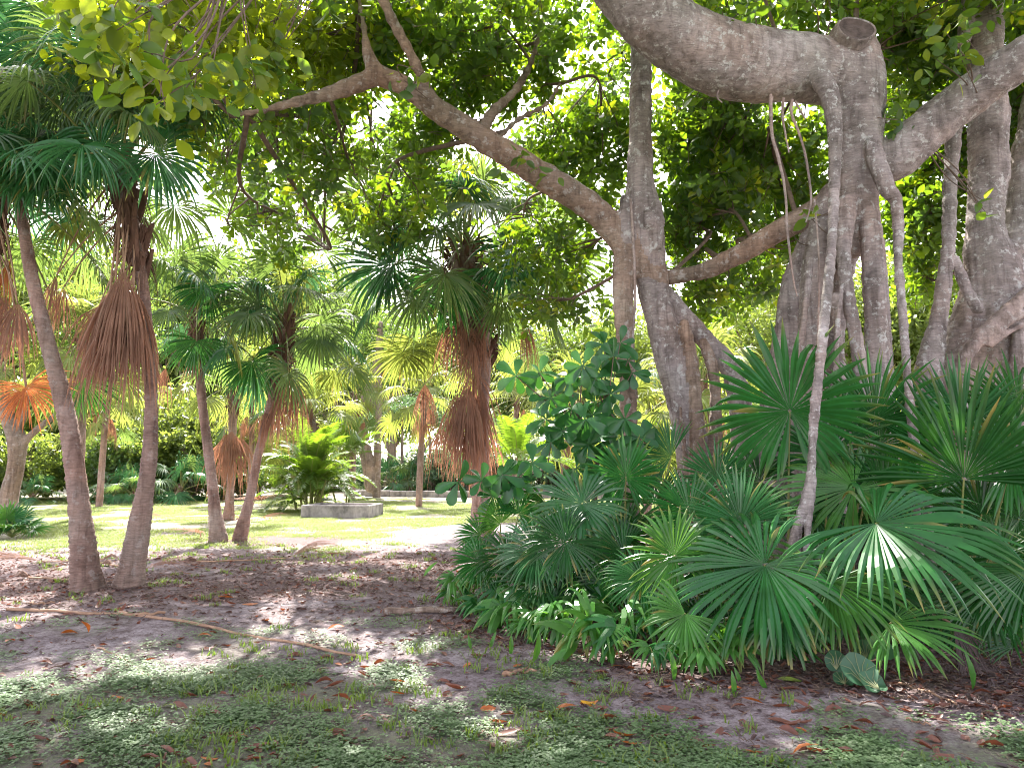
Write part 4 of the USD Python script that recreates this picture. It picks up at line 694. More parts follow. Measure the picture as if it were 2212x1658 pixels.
def foliage(t, clumps, chains, seed, mats, thick=1.0, nearest=None, lsize=0.168):
    """Leafy twigs in clumps round real branches; the nearest leaves are parts of their own."""
    rng = np.random.default_rng(seed)
    pts, pm = [], []
    sk = np.vstack([c[1] for c in chains if c[0] in ('limb', 'branch', 'trunk', 'lower_limb')]); sr = np.concatenate([c[2] for c in chains if c[0] in ('limb', 'branch', 'trunk', 'lower_limb')])
    high = sk[:, 2] > 2.6; sk = sk[high]
    for c in clumps:
        n = int(c[6] * thick); p = in_clump(rng, n, *c[:6])
        # break the clump up: keep the denser cells of a noise field
        nz = meshkit.fbm(p * 1.5, 2, seed); keep = (nz > np.quantile(nz, 0.12)) & ~in_gap(p, .2); p = p[keep]
        pts.append(p); pm.append(np.full(len(p), c[7] if len(c) > 7 else 0))
        cc = at(*c[:3]); i = int(np.argmin(np.linalg.norm(sk - cc, axis=1) + 0.3 * np.maximum(0, sk[:, 2] - cc[2])))
        s0 = sk[i]; d = np.linalg.norm(cc - s0); segs = []
        wig = rng.normal(0, .12, 3) * d; r0 = np.clip(0.012 + 0.008 * d, 0.012, 0.04)
        main = spline([s0, (s0 + cc) / 2 + wig + [0, 0, .1 * d], cc], 14); segs.append(tube(main, np.linspace(r0, r0 * 0.5, 14), 6))
        for k in rng.choice(len(p), min(len(p), 9), replace=False):
            b = main[rng.integers(6, 14)]; e = p[k]; q = spline([b, (b + e) / 2 + rng.normal(0, .1, 3) * np.linalg.norm(e - b), e], 8)
            segs.append(tube(q, np.linspace(r0 * 0.42, 0.004, 8), 5))
        v, f = cat_mesh(segs); part('branch', v, f, M['twig_bark'], t, smooth=True)
    pts, pm = np.vstack(pts), np.concatenate(pm)
    protos = []
    for k in range(3):
        for mi, m in enumerate(mats):
            lv, st = twig(seed * 10 + k, 9 + k, 0.34, lsize, lsize * 0.54); v, f = lv
            protos.append((f'leafy_twig', v, f, M[m]))
    nv = len(mats); pick = np.where(pm == 0, rng.choice(nv, len(pts), p=[.68, .06, .26][:nv] if nv == 3 else None), np.minimum(pm, nv - 1))
    idx = rng.integers(0, 3, len(pts)) * nv + pick; quat, size = orient(len(pts), rng), rng.uniform(0.75, 1.2, len(pts))
    instancer(t.GetPath().pathString, 'crown', protos, pts, quat, size, idx, parent=t, kind='stuff')
    st = twig(seed, 9)[1]
    instancer(t.GetPath().pathString, 'twig', [('twig_stem', st[0], st[1], M['twig_bark'])], pts, quat, size, np.zeros(len(pts), int), parent=t, kind='stuff')
    if nearest:
        cnt = 0
        for c in nearest:
            n = c[6]; p = in_clump(rng, n, *c[:6]); cc = at(*c[:3])
            nodes = in_clump(rng, max(4, n // 9), *c[:5], c[5]); segs = []
            i = int(np.argmin(np.linalg.norm(sk - cc, axis=1))); hub = sk[i] if c[2] > 6.5 else cc + np.array([0.25, 0.5, 1.3])
            for q in nodes: segs.append(tube(spline([hub, (hub + q) / 2 + rng.normal(0, .12, 3), q], 10), np.linspace(.012, .004, 10), 5))
            v, f = cat_mesh(segs); part('branch', v, f, M['twig_bark'], t, smooth=True)
            for k in range(n):
                q = nodes[k % len(nodes)] + rng.normal(0, .1, 3) * (1 if k >= len(nodes) else 0.3)
                if in_gap(q, .05)[0]: continue
                d = unit(rng.standard_normal(3) * [1, 1, .8] + [0, 0, -0.55]); z = rng.standard_normal(3) + [0, -0.5, 0.5]
                s = rng.uniform(0.8, 1.25); v, f = leaf(lsize * 1.05 * s, lsize * 0.6 * s, rng.uniform(0, .3), rng.uniform(.05, .35))
                v = v @ Rotation.from_quat(frames_to_quat(d, z)).as_matrix().T + q
                part('leaf', v, f, M[mats[rng.choice(len(mats), p=c[7])]], t, smooth=True)
                if rng.random() < 0.6: pass
FM = ['ficus_leaf', 'ficus_leaf_yellow', 'ficus_leaf_blue']
foliage(b2, [
    (420, 70, 6.2, 240, 100, .8, 60, 1), (640, 90, 9.6, 230, 120, 1.0, 150, 1), (300, 110, 8, 160, 110, .8, 60, 1), (600, 330, 9.8, 170, 110, 1.3, 120), (760, 380, 10.8, 190, 130, 1.5, 150), (620, 470, 12, 130, 90, 1.5, 70),
    (830, 60, 10.2, 160, 100, 1.1, 110), (980, 90, 9.8, 190, 110, 1.5, 170), (1150, 110, 11, 190, 130, 1.5, 190), (1180, 260, 11.6, 190, 120, 1.5, 190), (1020, 190, 11.5, 160, 120, 1.4, 120), (1290, 330, 12, 140, 130, 1.5, 150),
    (940, 330, 11.5, 110, 90, 1.2, 80), (800, 270, 11.8, 130, 100, 1.0, 110), (700, 200, 11.5, 150, 90, 1.0, 90), (560, 200, 10.5, 140, 90, 1.0, 70), (480, 330, 11.5, 90, 80, 1, 50), (700, 520, 13, 150, 80, 1, 60), (640, 270, 14.2, 190, 90, .8, 120), (800, 330, 14.6, 150, 110, .8, 120), (500, 270, 13.6, 150, 90, .8, 90), (700, 420, 14.8, 200, 100, .8, 110), (560, 420, 14.6, 110, 110, .8, 60), (860, 460, 12.5, 120, 90, 1.2, 60), (1130, 470, 11, 120, 80, 1.1, 60), (1230, 560, 11.6, 110, 70, 1, 40), (1210, 650, 12, 120, 50, .8, 36), (1300, 180, 12.4, 110, 140, 1.4, 110),
    (300, -140, 6.5, 420, 130, 1.4, 120), (900, -160, 8, 420, 150, 1.8, 200), (1250, -140, 9.5, 250, 150, 1.8, 130), (500, -60, 10, 300, 130, 1.6, 120), (700, -420, 7, 700, 160, 2, 120)],
    b2_chains, 201, FM, 1.65,
    nearest=[(200, 40, 4.6, 130, 60, .35, 42, (.3, .45, .25)), (330, 150, 4.8, 110, 90, .4, 52, (.35, .4, .25)), (480, 140, 5.2, 120, 100, .5, 70, (.4, .35, .25)), (330, 215, 4.7, 40, 26, .15, 9, (.1, .8, .1)), (560, 130, 6.2, 100, 90, .5, 62, (.35, .45, .2)), (880, 170, 8.0, 60, 50, .3, 14, (.5, .2, .3)), (1130, 360, 9.0, 110, 40, .3, 24, (.5, .1, .4))])
foliage(b1, [
    (1530, 290, 11.5, 130, 110, 1.5, 130), (1650, 330, 12.3, 160, 120, 1.5, 170), (1540, 440, 11.4, 120, 90, 1.2, 110), (1690, 420, 12.6, 110, 100, 1.3, 100), (1480, 220, 12, 100, 120, 1.3, 110), (1560, 20, 11.5, 190, 80, 1.6, 150), (1780, 20, 10.5, 160, 80, 1.4, 120),
    (1960, 60, 10, 120, 110, 1.4, 120), (1960, 190, 11.2, 110, 110, 1.3, 120), (1530, 640, 11.6, 90, 40, .8, 34), (1610, 620, 12, 80, 50, .8, 30), (1470, 500, 12, 70, 100, 1, 60), (1700, 540, 13, 60, 60, 1, 30), (1600, 560, 13, 110, 60, 1, 50),
    (1650, -160, 8.5, 400, 140, 1.8, 170), (2100, -140, 8, 350, 140, 1.8, 150), (1500, -330, 6.5, 600, 150, 2, 110)],
    b1_chains, 211, ['ficus_leaf', 'ficus_leaf_yellow', 'ficus_leaf_blue'], 1.75,
    nearest=[(2020, 90, 7.6, 80, 60, .3, 44, (.3, .35, .35)), (1935, 250, 8.2, 36, 60, .2, 16, (.5, .1, .4)), (1790, 10, 8.0, 160, 30, .4, 36, (.5, .1, .4)), (1740, 480, 8.4, 40, 30, .2, 9, (.5, .2, .3)), (2110, 450, 8.6, 26, 20, .1, 5, (.2, .1, .7)), (1600, 40, 7.8, 70, 30, .2, 12, (.5, .1, .4))])
foliage(b3, [
    (2010, 480, 12, 80, 130, 1.2, 110), (2090, 330, 12, 90, 130, 1.2, 120), (2190, 300, 11, 80, 120, 1.2, 110), (2190, 120, 10.5, 110, 110, 1.3, 110), (2090, 60, 11, 110, 90, 1.3, 110), (1985, 610, 13, 60, 60, 1, 36), (2200, 460, 12, 50, 80, 1, 50), (1960, 400, 12.5, 60, 100, 1, 60), (2250, -150, 8.5, 250, 150, 1.6, 90)],
    b3_chains, 221, FM, 1.75)

# ------------------------------------------------------------------ the planted bed: fan palms without stems, seedlings
bed = {}
def bed_plant(key, label, px, py, Y=None):
    g_ = ground_at(px, py) if Y is None else at(px, py, Y) * [1, 1, 0]
    bed[key] = (thing('understory_palm', label, 'young palm', g_, 'young fan palms of the planted bed'), np.array(g_))
def bed_frond(key, d, mat, pet=True, **kw):
    t, g_ = bed[key]; hub, a, n, r = facing(*d)
    kw = dict(dict(droop=0.35, spread=320, nseg=44, fuse=0.56, seed=int(d[0] * 7 + d[1]), cup=0.1, short=0.18, torn=.035), **kw)
    b = np.array([g_[0] * 0.65 + hub[0] * 0.35, g_[1] * 0.75 + hub[1] * 0.25 + 0.08, 0.0]) + [0, 0.05, 0]
    frond(t, hub, a, n, r, b if pet else None, mat, sag=0.05 + 0.1 * hub[2], pr=0.010, **kw)
bed_plant('a', 'young fan palm holding up the great round blue-green fan beside the hanging root', 1700, 1300, 6.6)
bed_frond('a', (1706, 887, 6.95, 205, 95, 18), 'fan_green', spread=345, droop=0.22)
bed_frond('a', (1550, 1034, 7.2, 95, 100, 10), 'fan_blue', spread=260, droop=0.12)
bed_frond('a', (1640, 1040, 7.4, 120, 170, 35), 'fan_deep')
bed_plant('b', 'young fan palm with the broad glossy arching fan lowest right of centre', 1900, 1420)
bed_frond('b', (1892, 1129, 5.5, 300, -38, 60, .1), 'fan_green', spread=262, droop=0.55, nseg=50, short=.32)
bed_frond('b', (1795, 1255, 5.35, 175, 262, 30), 'fan_light', spread=260, droop=0.5)
bed_frond('b', (1925, 1345, 5.2, 165, -32, 55), 'fan_light', spread=190, droop=0.5, nseg=34)
bed_frond('b', (1850, 1240, 5.6, 190, -60, 30), 'fan_deep', spread=250, droop=0.5)
bed_plant('c', 'young fan palm with a silvery fan spreading over the bed edge near the root base', 1660, 1425)
bed_frond('c', (1652, 1219, 5.5, 250, 232, 40, -.2), 'fan_green', spread=325, droop=0.42, nseg=52, short=.42)
bed_frond('c', (1690, 1310, 5.35, 130, 262, 25), 'fan_blue', spread=210, droop=0.4, blunt=.5, nseg=30)
bed_frond('c', (1600, 1130, 6.0, 130, 110, 10), 'fan_blue', spread=220, droop=0.2)
bed_plant('d', 'young fan palm with an upright deep green half fan near the right edge', 2080, 1330, 6.2)
bed_frond('d', (2082, 1034, 6.1, 240, 100, 5), 'fan_deep', spread=215, droop=0.14, nseg=40)
bed_frond('d', (2120, 1110, 6.3, 115, 120, 20), 'fan_deep', spread=200, droop=0.2, blunt=.8, nseg=30)
bed_frond('d', (2185, 1000, 6.0, 150, 20, 30), 'fan_green', spread=280)
bed_plant('e', 'young fan palm with a fresh light green fan arching left behind the glossy one', 1850, 1300, 6.3)
bed_frond('e', (1845, 1052, 6.45, 185, 168, 45), 'fan_light', spread=200, droop=0.45, nseg=36)
bed_frond('e', (1850, 1056, 6.47, 150, -22, 58), 'fan_light', spread=150, droop=0.45, pet=False, nseg=26)
bed_frond('e', (1910, 1070, 6.5, 125, 92, 4), 'fan_deep', spread=170, droop=0.08)
bed_plant('f', 'young fan palm with a bluish fan half behind the twin hanging roots', 1790, 1260, 7.4)
bed_frond('f', (1787, 980, 7.2, 150, 70, 15), 'fan_blue', spread=280, droop=0.25)
bed_frond('f', (1890, 905, 7.2, 160, 65, 12), 'fan_green', spread=220, droop=0.25)
bed_frond('f', (1900, 960, 7.2, 150, 30, 20), 'fan_green', spread=240)
bed_plant('g', 'young fan palm with a pale upright fan in front of the gnarled right trunk', 2085, 1260, 7.0)
bed_frond('g', (2080, 925, 6.9, 165, 104, 8), 'fan_blue', spread=150, droop=0.1, nseg=32)
bed_frond('g', (2110, 960, 7.0, 150, 40, 15), 'fan_green', spread=200)
bed_frond('g', (2205, 900, 6.8, 150, 120, 15), 'fan_deep', spread=240)
bed_plant('h', 'young fan palm with drooping striped fans at the right edge of the bed', 2165, 1400)
bed_frond('h', (2157, 1202, 5.8, 100, 40, 15), 'fan_deep', spread=320, droop=0.2)
bed_frond('h', (2130, 1275, 5.5, 160, -60, 30), 'fan_deep', spread=230, droop=0.6)
bed_frond('h', (2225, 1230, 5.4, 200, 250, 30), 'fan_green', spread=260, droop=0.6)
bed_frond('h', (2200, 1390, 5.2, 80, 170, 40), 'fan_deep', spread=120, nseg=16)
bed_frond('h', (2200, 1120, 6.2, 130, 150, 30), 'fan_deep')
bed_plant('i', 'young fan palm with a star-like fan raised in front of the thin pink trunk', 1350, 1290, 7.2)
bed_frond('i', (1352, 1030, 7.1, 100, 95, 12), 'fan_green', spread=335, droop=0.18, nseg=40)
bed_frond('i', (1450, 985, 7.9, 95, 150, 20), 'fan_blue', spread=190)
bed_frond('i', (1415, 1090, 7.4, 95, 70, 10), 'fan_deep', spread=210, droop=.12)
bed_frond('i', (1347, 1195, 6.5, 100, 185, 25), 'fan_deep', spread=260)
bed_plant('j', 'young fan palm with a pale star fan leaning out left of the pink trunk', 1255, 1330)
bed_frond('j', (1257, 1087, 6.9, 122, 205, 35), 'fan_blue', spread=345, droop=0.3, nseg=40)
bed_frond('j', (1222, 1170, 6.6, 110, 215, 30), 'fan_deep', spread=320, droop=0.4)
bed_frond('j', (1160, 1190, 6.9, 110, 200, 35), 'fan_blue', spread=280, droop=0.4)
bed_plant('k', 'young fan palm with a bright fan low in the middle of the bed', 1455, 1380)
bed_frond('k', (1457, 1200, 5.95, 125, 120, 25), 'fan_light', spread=340, droop=0.35, nseg=40)
bed_frond('k', (1490, 1110, 6.6, 110, 100, 20), 'fan_green', spread=300)
bed_frond('k', (1390, 1250, 6.0, 95, 200, 30), 'fan_green', spread=280)
bed_frond('k', (1480, 1325, 5.4, 110, 235, 30), 'fan_light', spread=240, nseg=28)
bed_frond('k', (1545, 1215, 6.0, 130, 60, 20), 'fan_green')
bed_plant('l', 'small fan palm with two bright fans at the left tip of the bed', 1070, 1240, 8.0)
bed_frond('l', (1082, 1130, 7.9, 66, 140, 10), 'fan_light', spread=200, nseg=30)
bed_frond('l', (1037, 1155, 7.9, 58, 165, 20), 'fan_green', spread=260, nseg=30)
bed_frond('l', (1037, 1212, 7.5, 72, 200, 25), 'fan_green', spread=280, nseg=32)
bed_frond('l', (1120, 1110, 7.9, 60, 60, 10), 'fan_green', spread=240, nseg=30)
bed_frond('l', (1100, 1200, 7.4, 90, 220, 30), 'fan_deep')
bed_plant('m', 'small fan palm in the shaded gap between pink trunk and bright low fan', 1390, 1300, 7.0)
rng = np.random.default_rng(77)
deep = ['m', 'c', 'e', 'h', 'k', 'j', 'a', 'f', 'g']
for k in range(64):                                   # the mass of lower fronds behind and between
    px, py = rng.uniform(1080, 2260), rng.uniform(1080, 1360)
    Y = np.interp(py, [1080, 1360], [8.2, 5.9]) + rng.uniform(-.2, .5)
    key = min(deep, key=lambda q: abs(bed[q][1][0] - at(px, py, Y)[0]) + 0.6 * abs(bed[q][1][1] - Y))
    if py > 1290 and px < 1420 or (1600 < px < 1850 and Y < 7.3 and py < 1260): continue
    bed_frond(key, (px, py, Y, rng.uniform(85, 125), rng.uniform(20, 330), rng.uniform(5, 55), rng.uniform(-.3, .3)), rng.choice(['fan_deep', 'fan_green', 'fan_blue', 'fan_light', 'frond_dead'], p=[.5, .27, .12, .08, .03]), spread=rng.uniform(240, 330), droop=rng.uniform(.2, .6), nseg=36)
# seedlings: a few broad blades on thin stalks
ORD = 'first second third fourth fifth sixth seventh eighth ninth tenth eleventh twelfth thirteenth fourteenth fifteenth sixteenth seventeenth eighteenth nineteenth twentieth twenty-first twenty-second twenty-third twenty-fourth twenty-fifth twenty-sixth'.split()
SEED = [(1105, 1300, 72), (1067, 1335, 60), (1017, 1310, 46), (972, 1305, 42), (1237, 1335, 80), (1302, 1310, 72), (1267, 1365, 80), (1200, 1285, 66), (1097, 1275, 60), (1327, 1375, 70), (1385, 1352, 60), (1350, 1330, 70), (1178, 1330, 66), (1140, 1355, 50), (1430, 1400, 52), (1515, 1400, 60), (1560, 1380, 60), (1600, 1395, 50), (1000, 1270, 46), (1050, 1255, 50), (1240, 1290, 60), (1330, 1290, 60), (1290, 1270, 60), (1400, 1310, 60)]
rng = np.random.default_rng(88)
for k, (px, py, rp) in enumerate(SEED):
    base = ground_at(px + rng.uniform(-6, 6), py + 48 + rng.uniform(0, 14)); base[1] = max(base[1], float(bed_edge(base[0])) - .15); base[2] = 0
    o_ = sorted(SEED).index((px, py, rp))
    t = thing('palm_seedling', 'bright green palm seedling with broad pleated blades, ' + ORD[o_] + ' from the left along the bed edge', 'seedling', base, 'palm seedlings along the bed edge')
    for q in range(rng.integers(3, 6)):
        hub = at(px + rng.uniform(-28, 28), py + rng.uniform(-24, 18), base[1] + rng.uniform(-.1, .15)); hub[2] = max(hub[2], 0.12)
        ax = unit([rng.normal(0, 1.0), rng.uniform(-1.1, .3), rng.uniform(-.25, .7)]); nn = np.array([rng.normal(0, .3), -0.5, 1.0])
        frond(t, hub, ax, nn, rp * 1.25 * sc(px, py, base[1]) * rng.uniform(.85, 1.2), base, 'fan_light' if rng.random() < .75 else 'fan_green', sag=.03, pr=.005, nseg=int(rng.integers(5, 9)), spread=rng.uniform(90, 150), fuse=0.24, droop=.7, cup=.15, seed=k * 9 + q, wide=2.1, short=.25)
# single sprouting blades in the mulch
SPR = ((1178, 1375, 22), (1102, 1405, 22), (1145, 1385, 20), (1180, 1430, 30), (1018, 1395, 16), (1240, 1205, 14), (1150, 1415, 34), (1585, 1490, 26), (1658, 1480, 24), (1600, 1470, 20), (1525, 1440, 34), (1455, 1455, 34), (2100, 1470, 40), (915, 1235, 22), (1060, 1390, 18), (1138, 1320, 30))
for k, (px, py, h) in enumerate(SPR):
    b = ground_at(px, py + h * .5); s = sc(px, py, b[1]); rr_ = np.random.default_rng(k)
    v, f = leaf(h * 2.0 * s, h * .5 * s, .25, .5); ax = unit([rr_.normal(0, .35), -.15, 1]); v = v @ Rotation.from_quat(frames_to_quat(ax, [rr_.normal(0, .4), -1, 0.2])).as_matrix().T + b
    info(part('grass_sprout', v, f, M['fan_light'], None, smooth=True), 'single pale green blade sprouting from the mulch, ' + ORD[sorted(SPR).index((px, py, h))] + ' from the left of its kind', 'sprout', 'single blades sprouting from the mulch')

# ------------------------------------------------------------------ broad-leaved shrub and sea grape seedling
def obovate(l, w, curl=.2, fold=.25):
    t = np.array([0, .12, .35, .6, .82, .95, 1.0]); ww = np.array([.06, .16, .5, .9, 1.0, .62, .0]) * w / 2; z = -curl * l * t**2
    mid = np.stack([t * l, 0 * t, z], 1); e = np.stack([t * l, ww, z + fold * ww], 1); V = np.vstack([mid, e, e * [1, -1, 1]]); n = 7; F = []
    for k in range(n - 1): F += [[k, k + 1, n + k + 1, n + k], [k + 1, k, 2 * n + k, 2 * n + k + 1]]
    return V, np.array(F)
sh = thing('broadleaf_shrub', 'dark green shrub with rosettes of big glossy paddle leaves, left of the pink trunk', 'shrub', at(1290, 1250, 8.4) * [1, 1, 0])
root = at(1290, 1250, 8.4) * [1, 1, 0]; rng = np.random.default_rng(5); stems = []
ROS = [(1115, 812, 8.0), (1165, 805, 8.2), (1258, 790, 7.9), (1230, 815, 8.0), (1325, 770, 8.3), (1300, 815, 8.4), (1365, 805, 8.8), (1190, 860, 8.1), (1235, 880, 8.0), (1265, 905, 7.7), (1350, 905, 7.6), (1318, 850, 8.2), (1215, 930, 8.1), (1270, 960, 8.2), (1190, 955, 8.1),
       (1305, 950, 8.3), (1325, 975, 8.3), (1040, 1038, 7.9), (990, 1040, 8.0), (1085, 1025, 7.8), (1115, 1035, 7.9), (1065, 1070, 8.0), (1150, 1000, 7.9), (1245, 1010, 8.2), (1290, 1020, 8.3), (1380, 945, 7.9), (1340, 740, 8.6), (1290, 870, 8.4), (1220, 845, 8.4), (1180, 905, 8.4)]
hubs_ = [at(1290, 1000, 8.4), at(1250, 900, 8.3), at(1180, 1010, 8.1), at(1310, 880, 8.4)]
stems.append(tube(spline([root, at(1285, 1100, 8.4), hubs_[0], hubs_[1]], 16), np.linspace(.03, .016, 16), 6)); stems.append(tube(spline([hubs_[0], (hubs_[0] + hubs_[3]) / 2 + [.04, 0, 0], hubs_[3]], 8), np.linspace(.02, .014, 8), 6)); stems.append(tube(spline([at(1285, 1100, 8.4), at(1230, 1040, 8.2), hubs_[2]], 8), np.linspace(.02, .012, 8), 6))
for (px, py, Y) in ROS + [(x_ + rng.uniform(-45, 45), y_ + rng.uniform(-30, 40), z_ + rng.uniform(.15, .5)) for x_, y_, z_ in ROS[:20:2] if x_ > 1160]:
    c = at(px, py, Y); h = min(hubs_, key=lambda q: np.linalg.norm(q - c)); stems.append(tube(spline([h, (h + c) / 2 - [0, 0, .06], c], 8), np.linspace(.011, .006, 8), 5))
    for q in range(rng.integers(6, 10)):
        az = q * 2 * np.pi / 7 + rng.uniform(-.3, .3); tc = unit(CAM - c + [0, 0, 2.5]); e1 = unit(np.cross(tc, [0, 0, 1.0])); e2 = np.cross(tc, e1)
        d = unit(math.cos(az) * e1 + math.sin(az) * e2 + tc * rng.uniform(-.45, .5) + [0, 0, -.15]); l = rng.uniform(.18, .29); v, f = obovate(l, l * .48, rng.uniform(.05, .45), rng.uniform(.1, .45))
        v = v @ Rotation.from_quat(frames_to_quat(d, tc + rng.normal(0, .45, 3))).as_matrix().T + c; part('leaf', v, f, M['broad_leaf'], sh, smooth=True)
v, f = cat_mesh(stems); part('stem', v, f, M['twig_bark'], sh, smooth=True)
sg = thing('sea_grape_seedling', 'seedling with four big round grey-green leaves at the front of the bed', 'seedling', ground_at(1845, 1480)); rng = np.random.default_rng(3); b = ground_at(1845, 1480); st = []
for px, py, rp, nx, nz, dy in ((1902, 1398, 30, .25, .5, .12), (1856, 1448, 37, -.1, .9, -.12), (1806, 1428, 23, -.5, .35, .02), (1884, 1474, 29, .2, 1.5, -.2), (1866, 1404, 24, -.1, .3, .2), (1822, 1468, 20, -.3, 1.6, -.08)):
    c = at(px, py, b[1] + dy); r = rp * sc(px, py, b[1]); g_ = np.linspace(0, 2 * np.pi, 20, endpoint=False); n = unit([nx, -1, nz]); e1 = unit(np.cross([0, 0, 1.0], n)); e2 = np.cross(n, e1)
    rad = r * (1 - .14 * np.exp(-((g_ - 4.71) / .3)**2) + .03 * rng.standard_normal(20)); wave = lambda q: n * .03 * (q**2 - .5)
    rings = [c + (rad * q * np.cos(g_))[:, None] * e1 + (rad * q * np.sin(g_))[:, None] * e2 + wave(q) + np.outer(np.sin(3 * g_ + px) * .012 * q, n) for q in (.5, 1)]
    V = np.vstack([c - n * .015, *rings]); k = np.arange(20); F = np.vstack([np.stack([0 * k, 1 + k, 1 + (k + 1) % 20], 1), np.stack([1 + k, 21 + k, 21 + (k + 1) % 20], 1), np.stack([1 + k, 21 + (k + 1) % 20, 1 + (k + 1) % 20], 1)])
    lf = part('leaf', V, F, M['grape_leaf'], sg, smooth=True); root_ = rings[0][15] * .3 + rings[1][15] * .7; vs = []
    for q in (1, 3, 5, 7, 9, 11): vs.append(tube(np.array([root_, rings[0][(q - 1) % 20] * .6 + rings[0][(q + 1) % 20] * .4, rings[1][q] * .96 + c * .04]) + n * .004, [.0028, .002, .001], 4, cap=False))
    part('vein', *cat_mesh(vs), M['vein'], lf); st.append(tube(spline([b, (b + root_) / 2 + [0, .03, .05], root_ - n * .01], 6), .005, 5))
v, f = cat_mesh(st); part('stem', v, f, M['petiole_dry'], sg)

# ------------------------------------------------------------------ feather palms
def feather(base, d, L_, seed, nl=30, ll=0.42, arch=0.9, vee=0.5, lw=0.027):
    """A pinnate frond: arching midrib and two rows of leaflets. Returns leaflets, rib."""
    rng = np.random.default_rng(seed); n = 16; t = np.linspace(0, 1, n); P = [np.asarray(base, float)]; d = unit(d)
    for k in range(1, n):
        d = unit(d + np.array([0, 0, -arch * 1.6 / n * (0.3 + 1.2 * t[k])])); P.append(P[-1] + d * L_ / n)
    P = np.array(P); T = unit(np.gradient(P, axis=0)); S = unit(np.cross(T, [0, 0, 1.0])); U = np.cross(S, T)
    parts = []
    for k in range(nl):
        u = 0.2 + 0.8 * k / nl; x = u * (n - 1); i = min(int(x), n - 2); w = x - i; p = P[i] * (1 - w) + P[i + 1] * w
        l = ll * math.sin(math.pi * (0.18 + 0.78 * (k / nl)))**.7 * rng.uniform(.85, 1.1)
        for sgn in (-1, 1):
            dd = unit(S[i] * sgn + T[i] * 0.75 + U[i] * vee + rng.normal(0, .07, 3)); q1 = p + dd * l * .5; d2 = unit(dd + [0, 0, -.55]); q2 = q1 + d2 * l * .5; side = unit(np.cross(dd, U[i])) * lw
            parts.append((np.array([p - side * .4, p + side * .4, q1 - side, q1 + side, q2]), np.array([[0, 1, 3], [0, 3, 2], [2, 3, 4]])))
    return cat_mesh(parts), tube(P, np.linspace(.016, .005, n), 5)
def feather_palm(name, label, cat, base, fronds, mat, seed, group=None, stems=6):
    t = thing(name, label, cat, base, group); rng = np.random.default_rng(seed)
    for k in range(stems):
        o = np.array([rng.normal(0, .22), rng.normal(0, .22), 0]); part('stem', *tube(np.array([base + o + [0, 0, -.05], base + o * 1.4 + [0, 0, .5], base + o * 1.9 + [0, 0, 1.1]]), [.045, .04, .03], 8), M['petiole'], t, smooth=True)
    for k, (az, e, L_, z) in enumerate(fronds):
        h = np.array([math.cos(az), math.sin(az), 0]); (lv, lf), (rv, rf) = feather(base + h * .15 + [0, 0, z], h * math.cos(e) + np.array([0, 0, math.sin(e)]), L_, seed * 100 + k, ll=.34 + .06 * L_)
        f = part('frond', lv, lf, M[mat], t); part('midrib', rv, rf, M['petiole'], f, smooth=True)
    return t
rng = np.random.default_rng(12)
feather_palm('feather_palm', 'bushy clump of yellow-green feather palm behind the concrete planter', 'palm', ground_at(668, 1104), [(rng.uniform(0, 6.28), math.radians(rng.uniform(12, 85)), rng.uniform(1.4, 2.5), rng.uniform(.1, 1.4)) for _ in range(80)], 'areca', 12, None, 9)
feather_palm('feather_palm', 'golden feather palm lit from behind, left of the broad-leaved shrub', 'palm', at(1120, 1085, 22) * [1, 1, 0], [(k * 2.4, math.radians(rng.uniform(15, 80)), rng.uniform(1.7, 2.4), 1.6) for k in range(22)], 'areca', 13, None, 2)
feather_palm('feather_palm', 'low golden feather palm between the pink trunk and the forked banyan', 'palm', at(1440, 1085, 24) * [1, 1, 0], [(k * 2.4, math.radians(rng.uniform(5, 80)), rng.uniform(1.7, 2.6), 1.4) for k in range(22)], 'areca', 14, None, 3)
feather_palm('feather_palm', 'far yellow feather palm to the right of the clump behind the planter', 'palm', at(745, 1075, 30) * [1, 1, 0], [(k * 2.4, math.radians(rng.uniform(10, 80)), rng.uniform(2.0, 3.0), 2.0) for k in range(20)], 'areca', 15, None, 3)

